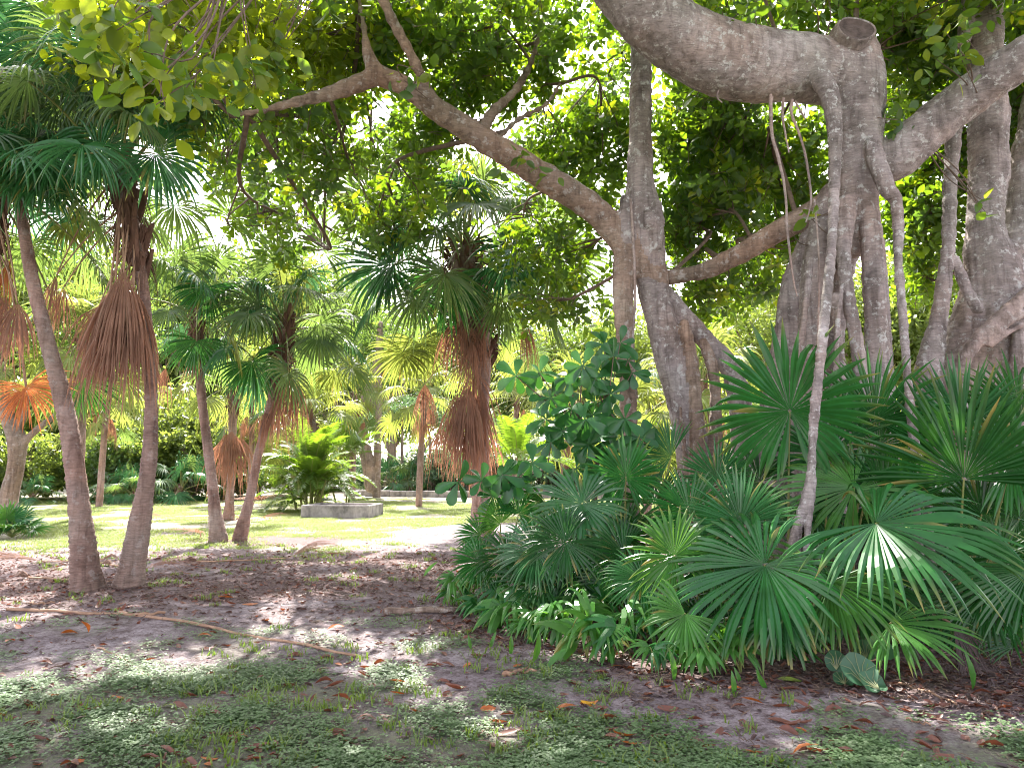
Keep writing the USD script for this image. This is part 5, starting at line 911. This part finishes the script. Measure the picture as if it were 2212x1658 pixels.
# ------------------------------------------------------------------ background fan palms: prototypes and copies
def copy(src, name, label, cat, loc, rz, s, group=None):
    x = UsdGeom.Xform.Define(stage, numbered('/World', name)); p = x.GetPrim()
    p.GetReferences().AddInternalReference(src.GetPath()); p.SetInstanceable(True)
    x.ClearXformOpOrder()
    x.AddTransformOp(opSuffix='place').Set(Gf.Matrix4d().SetScale(Gf.Vec3d(s, s, s)) * Gf.Matrix4d().SetRotate(Gf.Rotation(Gf.Vec3d(0, 0, 1), math.degrees(rz))) * Gf.Matrix4d().SetTranslate(Gf.Vec3d(*map(float, loc))))
    info(p, label, cat, group); p.ClearCustomDataByKey('group') if not group and p.GetCustomDataByKey('group') else None
    return p
def far_palm(label, loc, h, seed, mats, n=18, dead=5, group=None, R=1.0, r=0.11):
    t = thing('fan_palm', label, 'palm', loc, group); loc = np.asarray(loc, float); rng = np.random.default_rng(seed)
    P = spline([loc + [0, 0, -.1], loc + [rng.normal(0, .12), 0, h * .5], loc + [rng.normal(0, .25), 0, h]], 30); V, F = tube(P, np.linspace(r * 1.25, r, 30) * np.where(np.arange(30) % 2, 1, .95), 12); part('trunk', V, F, M['palm_bark'], t, smooth=True)
    boots(t, P, np.full(30, r), h - .9, h, seed + 1, 10)
    crown(t, P[-1], seed + 2, n, 1.1, R, (84, -45), .9, mats, nseg=26)
    for k in range(dead):
        az = rng.uniform(0, 6.28); o = np.array([math.cos(az), math.sin(az), 0]); frond(t, P[-1] + o * .3 + [0, 0, -rng.uniform(.5, 1.2)], unit(o * .15 + [0, 0, -1]), o, R * rng.uniform(.8, 1.1), None, 'frond_dead', name='dead_frond', nseg=24, spread=130, fuse=.36, droop=2.4, fuse_droop=.9, cup=.3, seed=seed * 40 + k, wide=.5, ragged=.2)
    return t
YL = (('palm_yellow', 1.0), ('palm_green', .35))
fp1 = far_palm('sunlit yellow fan palm behind the thin pink trunk of the forked banyan', at(1395, 1070, 20) * [1, 1, 0], 3.0, 301, YL)
fp2 = far_palm('sunlit yellow fan palm left of the shaggy palm, over the far kerb wall', at(905, 1070, 27) * [1, 1, 0], 4.4, 311, (('palm_yellow', 1.0), ('palm_green', .15)), 20, 6)
fp3 = far_palm('low bushy blue-green palmetto at the foot of the far thicket, right of the third trunk', at(385, 1072, 30) * [1, 1, 0], .7, 321, (('palm_green', 1.0), ('fan_blue', .8)), 16, 1)
for k, (src, lb, px, py, Y, s) in enumerate((
        (fp1, 'yellow fan palm behind the right-leaning palm of the pair', 690, 1075, 29, 1.25), (fp2, 'fan palm seen over the planter clump, backlit yellow', 760, 1075, 33, 1.2), (fp2, 'pale fan palm behind the tall skirted palm at the left', 165, 1100, 20, 1.2), (fp1, 'fan palm in the gap between the forked banyan and the pink trunk', 1440, 1080, 26, 1.3),
        (fp2, 'fan palm just right of the shaggy palm, far back', 1110, 1075, 32, 1.1), (fp1, 'fan palm far back beneath the lower limb of the big banyan', 1545, 1075, 24, 1.5), (fp2, 'fan palm behind the leftmost trunk, at the thicket', 215, 1078, 27, .95), (fp1, 'fan palm far back right of the shaggy palm crown', 1225, 1075, 27, 1.35), (fp2, 'fan palm at the thicket behind the slim pair', 540, 1075, 30, 1.0))):
    copy(src, 'fan_palm', lb, 'palm', at(px, py, Y) * [1, 1, 0], k * 1.3 + .5, s, 'background fan palms')
for q in (fp1, fp2): q.SetCustomDataByKey('group', 'background fan palms')
for k, (lb, px, Y, s) in enumerate((('palmetto at the thicket foot just left of the tall skirted palm', 255, 30, 1.1), ('pale silvery palmetto in the middle of the thicket foot', 290, 29, .9), ('palmetto at the thicket foot just right of the tall skirted palm', 410, 33, 1.3), ('tall palmetto rising behind the thicket foot', 395, 36, 1.8), ('bright round palmetto behind the far kerb wall', 850, 40, 1.3), ('second palmetto behind the far kerb wall', 885, 41, 1.2), ('palmetto at the thicket foot near the forked grey tree', 70, 29, .8))):
    copy(fp3, 'palmetto', lb, 'palmetto', at(px, 1070, Y) * [1, 1, 0], k * 2.1, s * .75, 'palmettos at the far edge')
fp3.SetCustomDataByKey('group', 'palmettos at the far edge')
fs = thing('fan_palm', 'small blue-green fan palm on the ground at the left edge by the grey forked tree', 'young palm', ground_at(25, 1160)); b = ground_at(25, 1160); rng = np.random.default_rng(8)
for k in range(13):
    az = k * 2.4; e = math.radians(rng.uniform(15, 80)); h = np.array([math.cos(az), math.sin(az), 0]); d = h * math.cos(e) + np.array([0, 0, math.sin(e)]); hub = b + d * .42
    frond(fs, hub, unit(d + [0, 0, -.3]), np.array([0, -.35, 1]) + h * .2, .42, b, 'fan_blue' if k % 2 else 'fan_light', sag=.05, pr=.008, nseg=26, spread=290, droop=.5, seed=800 + k)

# ------------------------------------------------------------------ background broad-leaved trees and bushes
def crown_mesh(rng, centre, rad, n, size, clump=0.35):
    """n small leaves gathered in clumps through an uneven crown."""
    nc = max(8, n // 45); cc = unit(rng.standard_normal((nc, 3))) * (rng.random(nc)**(1 / 2.6))[:, None]; cc *= 1 + .28 * (meshkit.fbm(cc * 2 + rng.uniform(0, 50), 2) - .5)[:, None] * 2
    cw = rng.uniform(.5, 1.4, nc); k = rng.choice(nc, n, p=cw / cw.sum()); p = (cc[k] + rng.standard_normal((n, 3)) * clump * .5 * rng.uniform(.4, 1.1, nc)[k][:, None] * [1, 1, .65]) * rad + centre
    X = unit(rng.standard_normal((n, 3)) + [0, 0, -.3]); Z = unit(np.cross(X, rng.standard_normal((n, 3)))); S = np.cross(Z, X); l = size * rng.uniform(.6, 1.3, n)[:, None]
    V = np.stack([p, p + X * l * .45 + S * l * .28 - Z * l * .06, p + X * l, p + X * l * .45 - S * l * .28 - Z * l * .06], 1)
    F = (np.arange(n) * 4)[:, None, None] + np.array([[0, 1, 2], [0, 2, 3]])
    return V.reshape(-1, 3), F.reshape(-1, 3), cc * rad + centre
def broad_tree(name, label, cat, loc, h, cr, seed, mat, n=7000, size=.2, trunk=.16, lean=0.0, group=None, low=.35, bark='far_bark'):
    rng = np.random.default_rng(seed); loc = np.asarray(loc, float); t = thing(name, label, cat, loc, group); c = loc + [lean, 0, h * (1 + low) / 2]
    v, f, cc = crown_mesh(rng, c, np.array([cr, cr, h * (1 - low) / 2]), n, size)
    fork = loc + [lean * .4, 0, max(.25, h * low * .8)]
    tr = tube(spline([loc + [0, 0, -.1], loc + [lean * .1 + rng.normal(0, .08), 0, fork[2] * .5], fork], 9), np.linspace(trunk * 1.3, trunk, 9), 9); part('trunk', *tr, M[bark], t, smooth=True)
    segs = []
    for q in cc[rng.choice(len(cc), min(len(cc), 22), replace=False)]: segs.append(tube(spline([fork - [0, 0, .1], (fork + q) / 2 + rng.normal(0, .12, 3) * cr + [0, 0, .1 * h], q], 9), np.linspace(trunk * rng.uniform(.3, .7), .015, 9), 5))
    part('branch', *cat_mesh(segs), M[bark], t, smooth=True)
    part('crown', v, f, M[mat], t, kind='stuff')
    return t
# the thicket that closes the lawn: bushes then trees, each an individual
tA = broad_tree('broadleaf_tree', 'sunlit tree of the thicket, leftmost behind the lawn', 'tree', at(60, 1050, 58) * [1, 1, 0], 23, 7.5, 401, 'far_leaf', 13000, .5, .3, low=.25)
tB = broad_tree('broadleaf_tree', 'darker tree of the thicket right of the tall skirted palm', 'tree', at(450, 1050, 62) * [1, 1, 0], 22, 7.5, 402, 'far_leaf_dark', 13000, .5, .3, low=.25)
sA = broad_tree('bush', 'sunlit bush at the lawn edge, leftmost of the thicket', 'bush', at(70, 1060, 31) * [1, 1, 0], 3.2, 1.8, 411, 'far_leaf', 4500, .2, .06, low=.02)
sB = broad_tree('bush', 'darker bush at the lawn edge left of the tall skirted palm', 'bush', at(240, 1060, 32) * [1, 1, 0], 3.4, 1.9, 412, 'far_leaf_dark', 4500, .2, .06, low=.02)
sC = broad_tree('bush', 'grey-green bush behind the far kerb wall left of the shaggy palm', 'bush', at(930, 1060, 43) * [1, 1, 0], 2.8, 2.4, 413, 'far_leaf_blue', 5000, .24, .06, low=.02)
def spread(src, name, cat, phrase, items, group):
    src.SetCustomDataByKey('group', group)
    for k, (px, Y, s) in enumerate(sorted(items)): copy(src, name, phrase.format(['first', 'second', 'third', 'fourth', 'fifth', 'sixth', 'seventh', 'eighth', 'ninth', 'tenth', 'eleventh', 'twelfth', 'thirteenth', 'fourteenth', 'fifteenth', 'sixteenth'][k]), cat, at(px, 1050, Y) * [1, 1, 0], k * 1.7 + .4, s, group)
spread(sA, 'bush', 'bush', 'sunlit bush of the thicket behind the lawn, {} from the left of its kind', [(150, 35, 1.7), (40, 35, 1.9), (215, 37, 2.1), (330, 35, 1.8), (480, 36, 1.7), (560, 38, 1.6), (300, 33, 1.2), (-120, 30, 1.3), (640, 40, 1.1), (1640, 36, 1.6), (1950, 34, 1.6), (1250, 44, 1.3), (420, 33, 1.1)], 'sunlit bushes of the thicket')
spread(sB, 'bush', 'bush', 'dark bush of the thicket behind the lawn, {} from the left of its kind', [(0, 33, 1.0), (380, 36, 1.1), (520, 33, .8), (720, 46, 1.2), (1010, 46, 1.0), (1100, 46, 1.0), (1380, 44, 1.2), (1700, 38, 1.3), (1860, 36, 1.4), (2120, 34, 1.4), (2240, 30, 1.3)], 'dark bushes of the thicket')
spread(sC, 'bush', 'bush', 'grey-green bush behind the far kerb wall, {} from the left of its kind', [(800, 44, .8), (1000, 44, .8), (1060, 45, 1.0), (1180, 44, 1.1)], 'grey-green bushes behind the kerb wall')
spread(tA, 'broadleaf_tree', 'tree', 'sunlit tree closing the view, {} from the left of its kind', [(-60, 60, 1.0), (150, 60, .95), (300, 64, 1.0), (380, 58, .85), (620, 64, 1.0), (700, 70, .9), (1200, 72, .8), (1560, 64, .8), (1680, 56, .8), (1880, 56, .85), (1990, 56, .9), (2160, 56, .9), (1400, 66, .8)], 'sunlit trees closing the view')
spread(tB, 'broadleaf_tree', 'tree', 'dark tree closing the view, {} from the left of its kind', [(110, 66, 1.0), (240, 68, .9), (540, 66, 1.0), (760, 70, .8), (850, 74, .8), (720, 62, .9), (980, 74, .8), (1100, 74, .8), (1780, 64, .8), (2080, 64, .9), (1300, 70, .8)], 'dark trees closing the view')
# forked tree in the middle distance and the dark spreading one beside it
g1 = thing('forked_tree', 'pale forked tree leaning right, in the middle distance over the far bed', 'tree', at(800, 1062, 36) * [1, 1, 0])
grow(g1, [('trunk', [(802, 1050, 14), (797, 1010, 13), (786, 960, 13), (780, 920, 12), (790, 880, 9), (806, 830, 8.5), (815, 780, 8), (822, 700, 6)], 36, 1), ('limb', [(782, 930, 9), (775, 890, 7), (790, 850, 6), (800, 800, 4)], 36, 0), ('limb', [(797, 880, 6), (830, 860, 5), (868, 845, 4), (872, 800, 3)], 36, 0)], {'': M['far_bark']}, .05, .08, .02)
v, f, cc = crown_mesh(np.random.default_rng(51), at(850, 760, 37), np.array([2.7, 1.6, 2.2]), 6000, .22); part('crown', v, f, M['far_leaf_dark'], g1, kind='stuff')
g2 = thing('spreading_tree', 'low dark-stemmed tree with blue-green layered crown right of the pale forked tree', 'tree', at(845, 1062, 42) * [1, 1, 0])
grow(g2, [('trunk', [(835, 1045, 7), (840, 1010, 6), (845, 970, 6), (852, 930, 5), (870, 905, 3)], 42, 1), ('limb', [(843, 975, 5), (825, 940, 4), (812, 915, 3)], 42, 0), ('trunk', [(880, 1040, 6), (895, 1000, 5), (915, 970, 4.5), (930, 945, 3)], 42, 1)], {'': M['far_bark']}, .05, .08, .02)
v, f, cc = crown_mesh(np.random.default_rng(52), at(885, 890, 42), np.array([2.6, 1.8, 1.1]), 5000, .2); part('crown', v, f, M['far_leaf_blue'], g2, kind='stuff')
g3 = thing('forked_tree', 'grey forked trunk at the left edge, cut by the frame', 'tree', ground_at(20, 1112))
g3c = grow(g3, [('trunk', [(15, 1115, 18), (22, 1060, 16), (34, 1010, 15), (38, 960, 17), (30, 930, 15), (14, 890, 13), (4, 840, 12), (-8, 760, 11), (-30, 650, 9)], 19.5, 1), ('limb', [(42, 965, 9), (66, 940, 6), (95, 915, 6), (140, 880, 5), (180, 830, 4), (240, 790, 3)], 19.5, 0), ('limb', [(36, 930, 7), (50, 900, 6), (60, 870, 4), (90, 800, 3), (200, 730, 2)], 19.5, 0)], {'': M['far_bark']}, .04, .07, .02)
v, f, cc = crown_mesh(np.random.default_rng(53), at(180, 720, 21), np.array([2.6, 1.4, 1.5]), 7000, .15); part('crown', v, f, M['far_leaf_dark'], g3, kind='stuff')

# ------------------------------------------------------------------ fallen fronds, sticks
def lying(x, y, z): return float(gheight(np.array([x]), np.array([y]))[0]) + z
def fallen_frond(label, hub_px, dirpx, R, stalk_px=None, mat='frond_dead', spread=34, nseg=26, seed=0, lift=.05):
    h = ground_at(*hub_px); e = ground_at(*dirpx); ax = unit((e - h) * [1, 1, 0]); t = thing('fallen_frond', label, 'palm frond', h); h[2] = lying(h[0], h[1], lift)
    V, F, tip = fan(h, ax + [0, 0, .04], np.array([0.1, -.25, 1]), R, nseg, spread, .4, .12, .12, seed, .9, ragged=.18, short=.1)
    q_ = (V - h) @ ax / R; V[:, 2] += .07 * R * np.sin(np.pi * np.clip(q_, 0, 1)) * (.5 + np.random.default_rng(seed + 50).random(nseg).repeat(21))
    V[:, 2] = np.maximum(V[:, 2], gheight(V[:, 0], V[:, 1]) + .012 + .02 * np.random.default_rng(seed).random(len(V)))
    f = part('blade', V, F, M[mat], t, prim={'tip': tip})
    if stalk_px:
        P = np.array([ground_at(*q) for q in stalk_px]); P = spline(np.vstack([P, h]), 16); P[:, 2] = gheight(P[:, 0], P[:, 1]) + .03; P[-1, 2] = h[2]
        part('petiole', *tube(P, np.linspace(.022, .011, 16), 7, squash=.6), M['petiole_dry'], t, smooth=True)
        b, d = P[0], unit(P[0] - P[3]); s = unit(np.cross(d, [0, 0, 1.0]))
        V = np.array([b - s * .02, b + s * .02, b + d * .1 - s * .07 + [0, 0, .03], b + d * .1 + s * .06 + [0, 0, .05], b + d * .2 - s * .05 + [0, 0, .01], b + d * .18 + s * .09, b + d * .1 + [0, 0, .085], b + [0, 0, .03]])
        part('leaf_base', V, np.array([[0, 1, 7], [0, 7, 2], [7, 1, 3], [7, 6, 2], [7, 3, 6], [2, 6, 4], [6, 3, 5], [6, 5, 4]]), M['boots'], t)
fallen_frond('dry fan frond with a long stalk lying in front of the shaggy palm', (632, 1204), (790, 1182), 1.05, [(424, 1216), (520, 1214), (590, 1209)], seed=1)
fallen_frond('dry fan frond lying on the grass at the left edge behind the front palms', (88, 1222), (-60, 1238), 1.0, [(225, 1214), (150, 1218)], seed=2)
fallen_frond('dry fan frond lying behind the base of the tall skirted palm', (312, 1236), (450, 1248), .95, [(238, 1226), (280, 1232)], seed=3)
fallen_frond('dry curled frond beside the bases of the slim pair', (432, 1164), (380, 1176), .8, [(460, 1168), (450, 1166)], seed=4, lift=.12, spread=70)
fallen_frond('dry stalk with a reddish sheath at the left of the front palms', (235, 1262), (300, 1275), .25, [(60, 1252), (150, 1257)], seed=5, nseg=5)
fallen_frond('crumpled heap of dead fronds between right slim palm and feather palm clump', (560, 1105), (600, 1125), 1.1, None, seed=6, lift=.4, spread=140)
fallen_frond('brown dead frond flat on the mulch before the planter', (560, 1122), (680, 1126), 1.0, [(520, 1124), (540, 1123)], seed=7)
fallen_frond('pale spiky clump of dead leaf on the sunlit lawn left of the slim pair', (352, 1124), (330, 1126), .4, None, seed=9, lift=.12, spread=220)
t = thing('dead_frond', 'withered grey fan hanging crumpled at the right front of the bed', 'palm frond', ground_at(2085, 1445))
V, F, tip = fan(at(2060, 1352, 5.35), unit([.35, -.1, -1]), np.array([.2, -1, .3]), .55, 26, 90, .35, 1.2, .35, 4, .8, ragged=.15); V[:, 2] = np.maximum(V[:, 2], .02); f = part('blade', V, F, M['litter'], t, prim={'tip': tip})
part('petiole', *petiole(at(2010, 1330, 5.6), at(2060, 1352, 5.35), .05, .01)[0], M['petiole_dry'], f)
for k, (label, rows, r) in enumerate((('long bare pale stick lying diagonally across the left foreground dirt', [(15, 1315), (150, 1322), (300, 1336), (420, 1352), (560, 1380), (680, 1402), (770, 1418)], .017), ('short thin twig on the sunlit dirt below the long stick', [(210, 1400), (250, 1415), (300, 1445), (330, 1465)], .008), ('reddish bark strip lying just behind the long stick', [(255, 1332), (310, 1335), (355, 1330)], .02),
                                      ('pale short stick of bark on the bare sand by the bed tip', [(1088, 1463), (1120, 1457), (1158, 1454)], .018), ('half-buried brown root crossing the mulch at the bed tip', [(830, 1335), (900, 1330), (970, 1328), (1040, 1318)], .04), ('thin twig on the sand at the right foreground', [(1960, 1560), (1985, 1566), (2010, 1572)], .007), ('grey stick on the litter at the bed corner on the right', [(1940, 1480), (2010, 1500), (2070, 1530)], .01), ('short pale stick on the mulch left of the front palms', [(65, 1300), (90, 1302), (118, 1300)], .014))):
    P = np.array([ground_at(*q) for q in rows]); P = spline(P, 24); P[:, 2] = gheight(P[:, 0], P[:, 1]) + r * .7 + .008 * np.sin(np.arange(24) * .7)
    P[:, 1] += .012 * np.sin(np.arange(24) * 1.1)
    v, f = tube(P, r * (1 + .12 * np.sin(np.arange(24) * 1.7)) * np.linspace(1, .65, 24), 7)
    info(part('fallen_stick', v, f, M['petiole_dry'] if k != 4 else M['limb_bark'], None, smooth=True), label, 'stick')

# ------------------------------------------------------------------ fallen leaves: countable ones are things, crumbs are stuff
def curled(rng, l, w, kind):
    v, f = leaf(l, w, 0, 0); n = 6; roll = rng.uniform(.6, 2.2) if kind else rng.uniform(.2, 1.0); bow = rng.uniform(-.3, .45)
    y = v[:, 1] / (w / 2) * roll; rad = (w / 2) / roll; v2 = v.copy(); v2[:, 1] = rad * np.sin(y); v2[:, 2] = rad * (1 - np.cos(y)) + bow * l * (v[:, 0] / l - .5)**2 * 2
    v2[:, 1] += .15 * w * np.sin(v[:, 0] / l * 5); return v2, f
rng = np.random.default_rng(99)
# (px, py, width px) of the ones that stand out, then a scatter
SPOT = [(1625, 1525, 50, 1), (1350, 1592, 60, 1), (1365, 1608, 50, 1), (1270, 1520, 34, 3), (1220, 1530, 56, 1), (1180, 1537, 50, 0), (1395, 1652, 44, 3), (1738, 1634, 60, 1), (1840, 1585, 56, 0), (1865, 1572, 44, 0), (1737, 1567, 40, 0), (2035, 1645, 60, 0), (320, 1640, 60, 0), (255, 1512, 44, 1), (195, 1542, 44, 0), (363, 1532, 34, 4), (388, 1532, 40, 0), (515, 1588, 48, 1), (490, 1586, 36, 0), (590, 1612, 44, 0), (738, 1520, 46, 0), (985, 1487, 52, 0), (860, 1500, 36, 1), (1120, 1455, 50, 0), (940, 1440, 40, 0), (300, 1460, 36, 1), (120, 1510, 40, 1), (280, 1565, 40, 0), (625, 1480, 34, 0), (700, 1475, 40, 0), (1040, 1580, 30, 0), (1100, 1580, 60, 0), (1130, 1577, 40, 0), (1145, 1590, 30, 0), (840, 1560, 40, 0), (1320, 1600, 60, 0), (1500, 1560, 40, 0), (2005, 1552, 34, 0), (1705, 1475, 56, 4), (850, 1640, 50, 0), (100, 1430, 34, 0), (150, 1370, 36, 1), (390, 1380, 30, 0), (640, 1415, 36, 0), (725, 1365, 36, 1), (540, 1310, 34, 1), (490, 1295, 44, 1), (160, 1465, 36, 0), (820, 1440, 40, 0), (895, 1535, 34, 1)]
KIND = {0: ('fallen_brown', 'curled reddish-brown fallen leaf on the ground', 'curled brown fallen leaves'), 1: ('fallen_orange', 'bright orange fallen leaf lying on the ground', 'bright orange fallen leaves'), 3: ('fallen_yellow', 'orange-yellow fallen leaf in the moss', 'orange-yellow fallen leaves'), 4: ('fallen_green', 'pale yellow-green fallen leaf on the ground', 'pale green fallen leaves')}
items = list(SPOT)
OWN = {(1625, 1525): 'bright orange fallen leaf alone on the grey sand right of centre', (1350, 1592): 'large glossy orange fallen leaf on the right foreground moss, upper of a touching pair', (1365, 1608): 'orange fallen leaf lower of a touching pair on the right foreground moss',
       (1270, 1520): 'orange-yellow fallen leaf standing up beside two orange ones near the sand edge', (1220, 1530): 'long orange fallen leaf left of the upright orange-yellow one', (1180, 1537): 'brown fallen leaf left of the long orange one', (1395, 1652): 'orange-yellow fallen leaf cut by the bottom edge of the frame',
       (1738, 1634): 'orange fallen leaf in the bright moss at the bottom right', (515, 1588): 'bright orange fallen leaf folded over in the left foreground moss', (255, 1512): 'orange fallen leaf in the left foreground near the sunlit dirt', (320, 1640): 'long brown fallen leaf at the bottom edge, left foreground',
       (363, 1532): 'pale green fallen leaf beside a brown one in the left foreground', (1705, 1475): 'long yellow-green fallen leaf on the sand before the round-leaved seedling', (2035, 1645): 'brown fallen leaf at the bottom right corner'}
while len(items) < 230:
    px, py = rng.uniform(-20, 2230), 1658 - 440 * rng.random()**1.25; p = ground_at(px, py)
    if p[1] > bed_edge(p[0]) + .1 and p[0] > -.9: continue
    items.append((px, py, rng.uniform(.06, .14) / sc(px, py, p[1]), 0 if rng.random() < .86 else 1))
for px, py, w, kd in items:
    p = ground_at(px, py); l = np.clip(w * sc(px, py, p[1]), .05, .19); v, f = curled(rng, l, l * rng.uniform(.36, .52), kd == 0)
    a = rng.uniform(-.5, .5) + (np.pi if rng.random() < .5 else 0) if w > 30 else rng.uniform(0, 6.28); q = Rotation.from_euler('zyx', [a, rng.normal(0, .12), rng.normal(0, .35)]).as_matrix(); v = (v - [l / 2, 0, 0]) @ q.T; v[:, 2] -= v[:, 2].min() - .004
    p[2] = lying(p[0], p[1], 0); m, lb, gr = KIND[kd]
    mk = ground_masks(p[:1], p[1:2])[0][0]; third = 'left' if px < 560 else 'left-centre' if px < 1050 else 'right-centre' if px < 1600 else 'right'
    zone = 'mulch at the bed edge, ' + third if mk > .4 and p[0] > -1.2 else 'mulch round the palm bases' if mk > .4 else 'moss nearest the camera, ' + third if p[1] < 4.2 else 'moss and sand, ' + third if p[1] < 5.2 else 'bare dirt, ' + third if p[1] < 6.6 else 'far dirt, ' + third
    lb = OWN.get((px, py)) or lb.replace('the ground', 'the ' + zone).replace('in the moss', 'on the ' + zone); gr = gr + ' on the ' + zone
    info(part('fallen_leaf', v + p, f, M[m], None, smooth=True), lb, 'fallen leaf', gr)
def ground_quat(n, rng, tilt=.25): return (Rotation.from_euler('z', rng.uniform(0, 6.28, n)) * Rotation.from_euler('xy', rng.normal(0, tilt, (n, 2)))).as_quat()
def scatter(n, rng, x0, x1, y0, y1, keep):
    """Random ground points, denser near the camera, kept with probability keep(x, y)."""
    y = y0 + (y1 - y0) * rng.random(n)**1.7; x = rng.uniform(-1, 1, n) * (.82 * y + .5); k = rng.random(n) < keep(x, y); x, y = x[k], y[k]
    return np.stack([x, y, gheight(x, y)], 1)
# leaf crumbs and bark chips on the mulch
pr = []
for k in range(5):
    v, f = curled(rng, .075, .03 + .008 * k, k % 2); pr.append(('leaf_crumb', v - [.037, 0, 0], np.vstack([f[:, [0, 1, 2]], f[:, [0, 2, 3]]]), M['litter'] if k < 4 else M['fallen_brown']))
bits = []
for k in range(7): 
    o = rng.normal(0, .05, 3) * [1, 1, .1]; d = rng.normal(0, .05, 3) * [1, 1, .12]; bits.append(tube(np.array([o, o + d * .5 + [0, 0, .004], o + d]), [.003, .004, .002], 4))
v, f = cat_mesh(bits); pr.append(('twig_crumb', v, f, M['twig_bark']))
p = scatter(52000, rng, -8, 8, 3.2, 14, lambda x, y: np.clip(ground_masks(x, y)[0] * .9 + .09, 0, 1) * (y < 15)); n = len(p); p[:, 2] += .008
instancer('/World', 'leaf_litter', pr, p, ground_quat(n, rng), rng.uniform(.3, 1.05, n), rng.integers(0, 6, n), 'brown leaf crumbs and bark chips littering the mulch', 'leaf litter', kind='stuff')
# clover-like ground cover
def rosette_patch(rng, n=46, r=.19):
    parts = []
    for k in range(n):
        o = np.array([*(rng.normal(0, r * .5, 2)), rng.uniform(.006, .03)])
        for q in range(3):
            a = q * 2.09 + rng.uniform(0, 6); l = rng.uniform(.01, .018); d = np.array([math.cos(a), math.sin(a), rng.uniform(-.1, .35)]); s = np.array([-d[1], d[0], 0]) * .5
            parts.append((np.array([o, o + l * (.6 * d + s), o + l * d * 1.1, o + l * (.6 * d - s)]), np.array([[0, 1, 2, 3]])))
    return cat_mesh(parts)
pr = [('clover_patch', *rosette_patch(rng), M['clover']) for _ in range(4)]
p = scatter(30000, rng, -8, 8, 3.0, 9.5, lambda x, y: ground_masks(x, y)[1] * smooth01(meshkit.fbm(np.stack([x, y, 0 * x], -1) * 3.2, 4, 4),   .44, .68)); n = len(p)
instancer('/World', 'ground_cover', pr, p, ground_quat(n, rng, .05), rng.uniform(.7, 1.3, n), rng.integers(0, 4, n), 'low green clover-like ground cover spreading over the foreground sand', 'ground cover', kind='stuff')
def tuft(rng, n, h, sp):
    parts = []
    for k in range(n):
        a = rng.uniform(0, 6.28); o = np.array([*(rng.normal(0, sp, 2)), 0]); l = h * rng.uniform(.5, 1.2); ln = rng.uniform(.2, .9); d = np.array([math.cos(a) * ln, math.sin(a) * ln, 1]); s = np.array([-math.sin(a), math.cos(a), 0]) * rng.uniform(.003, .0055); m_ = o + d * l * .5; e = o + d * l * [1.25, 1.25, .75]
        parts.append((np.array([o - s, o + s, m_ + s * .9, m_ - s * .9, e]), np.array([[0, 1, 2], [0, 2, 3], [3, 2, 4]])))
    return cat_mesh(parts)
pr = [('grass_tuft', *tuft(rng, 16, .072, .035), M['grass']) for _ in range(4)]
p = scatter(16000, rng, -10, 10, 3.0, 14.5, lambda x, y: (.05 + .08 * ground_masks(x, y)[1] + .25 * smooth01(y, 8.5, 11)) * (meshkit.fbm(np.stack([x, y, 0 * x], -1) * 1.4, 3, 14) > .5) * (y < np.where(x > -.9, bed_edge(x) - .25, 99)) * (y < 14)); n = len(p)
instancer('/World', 'grass_tufts', pr, p, ground_quat(n, rng, .05), rng.uniform(.5, 1.4, n), rng.integers(0, 4, n), 'scattered thin grass tufts sprouting from the dirt and ground cover', 'grass', kind='stuff')
# lawn
pr = [('lawn_patch', *tuft(rng, 130, .055, .17), M['lawn']) for _ in range(4)]
y = 9.5 + 25 * rng.random(26000)**1.3; x = rng.uniform(-1.0, .75, len(y)) * y; k = rng.random(len(y)) < ground_masks(x, y)[2] * smooth01(meshkit.fbm(np.stack([x * .8, y * .5, 0 * x], -1), 4, 31), .36, .56); x, y = x[k], y[k]; n = len(x)
instancer('/World', 'lawn_grass', pr, np.stack([x, y, gheight(x, y)], 1), ground_quat(n, rng, .04), rng.uniform(.6, 1.3, n), rng.integers(0, 4, n), 'sunlit short lawn grass in the clearing behind the palms', 'grass', kind='stuff')
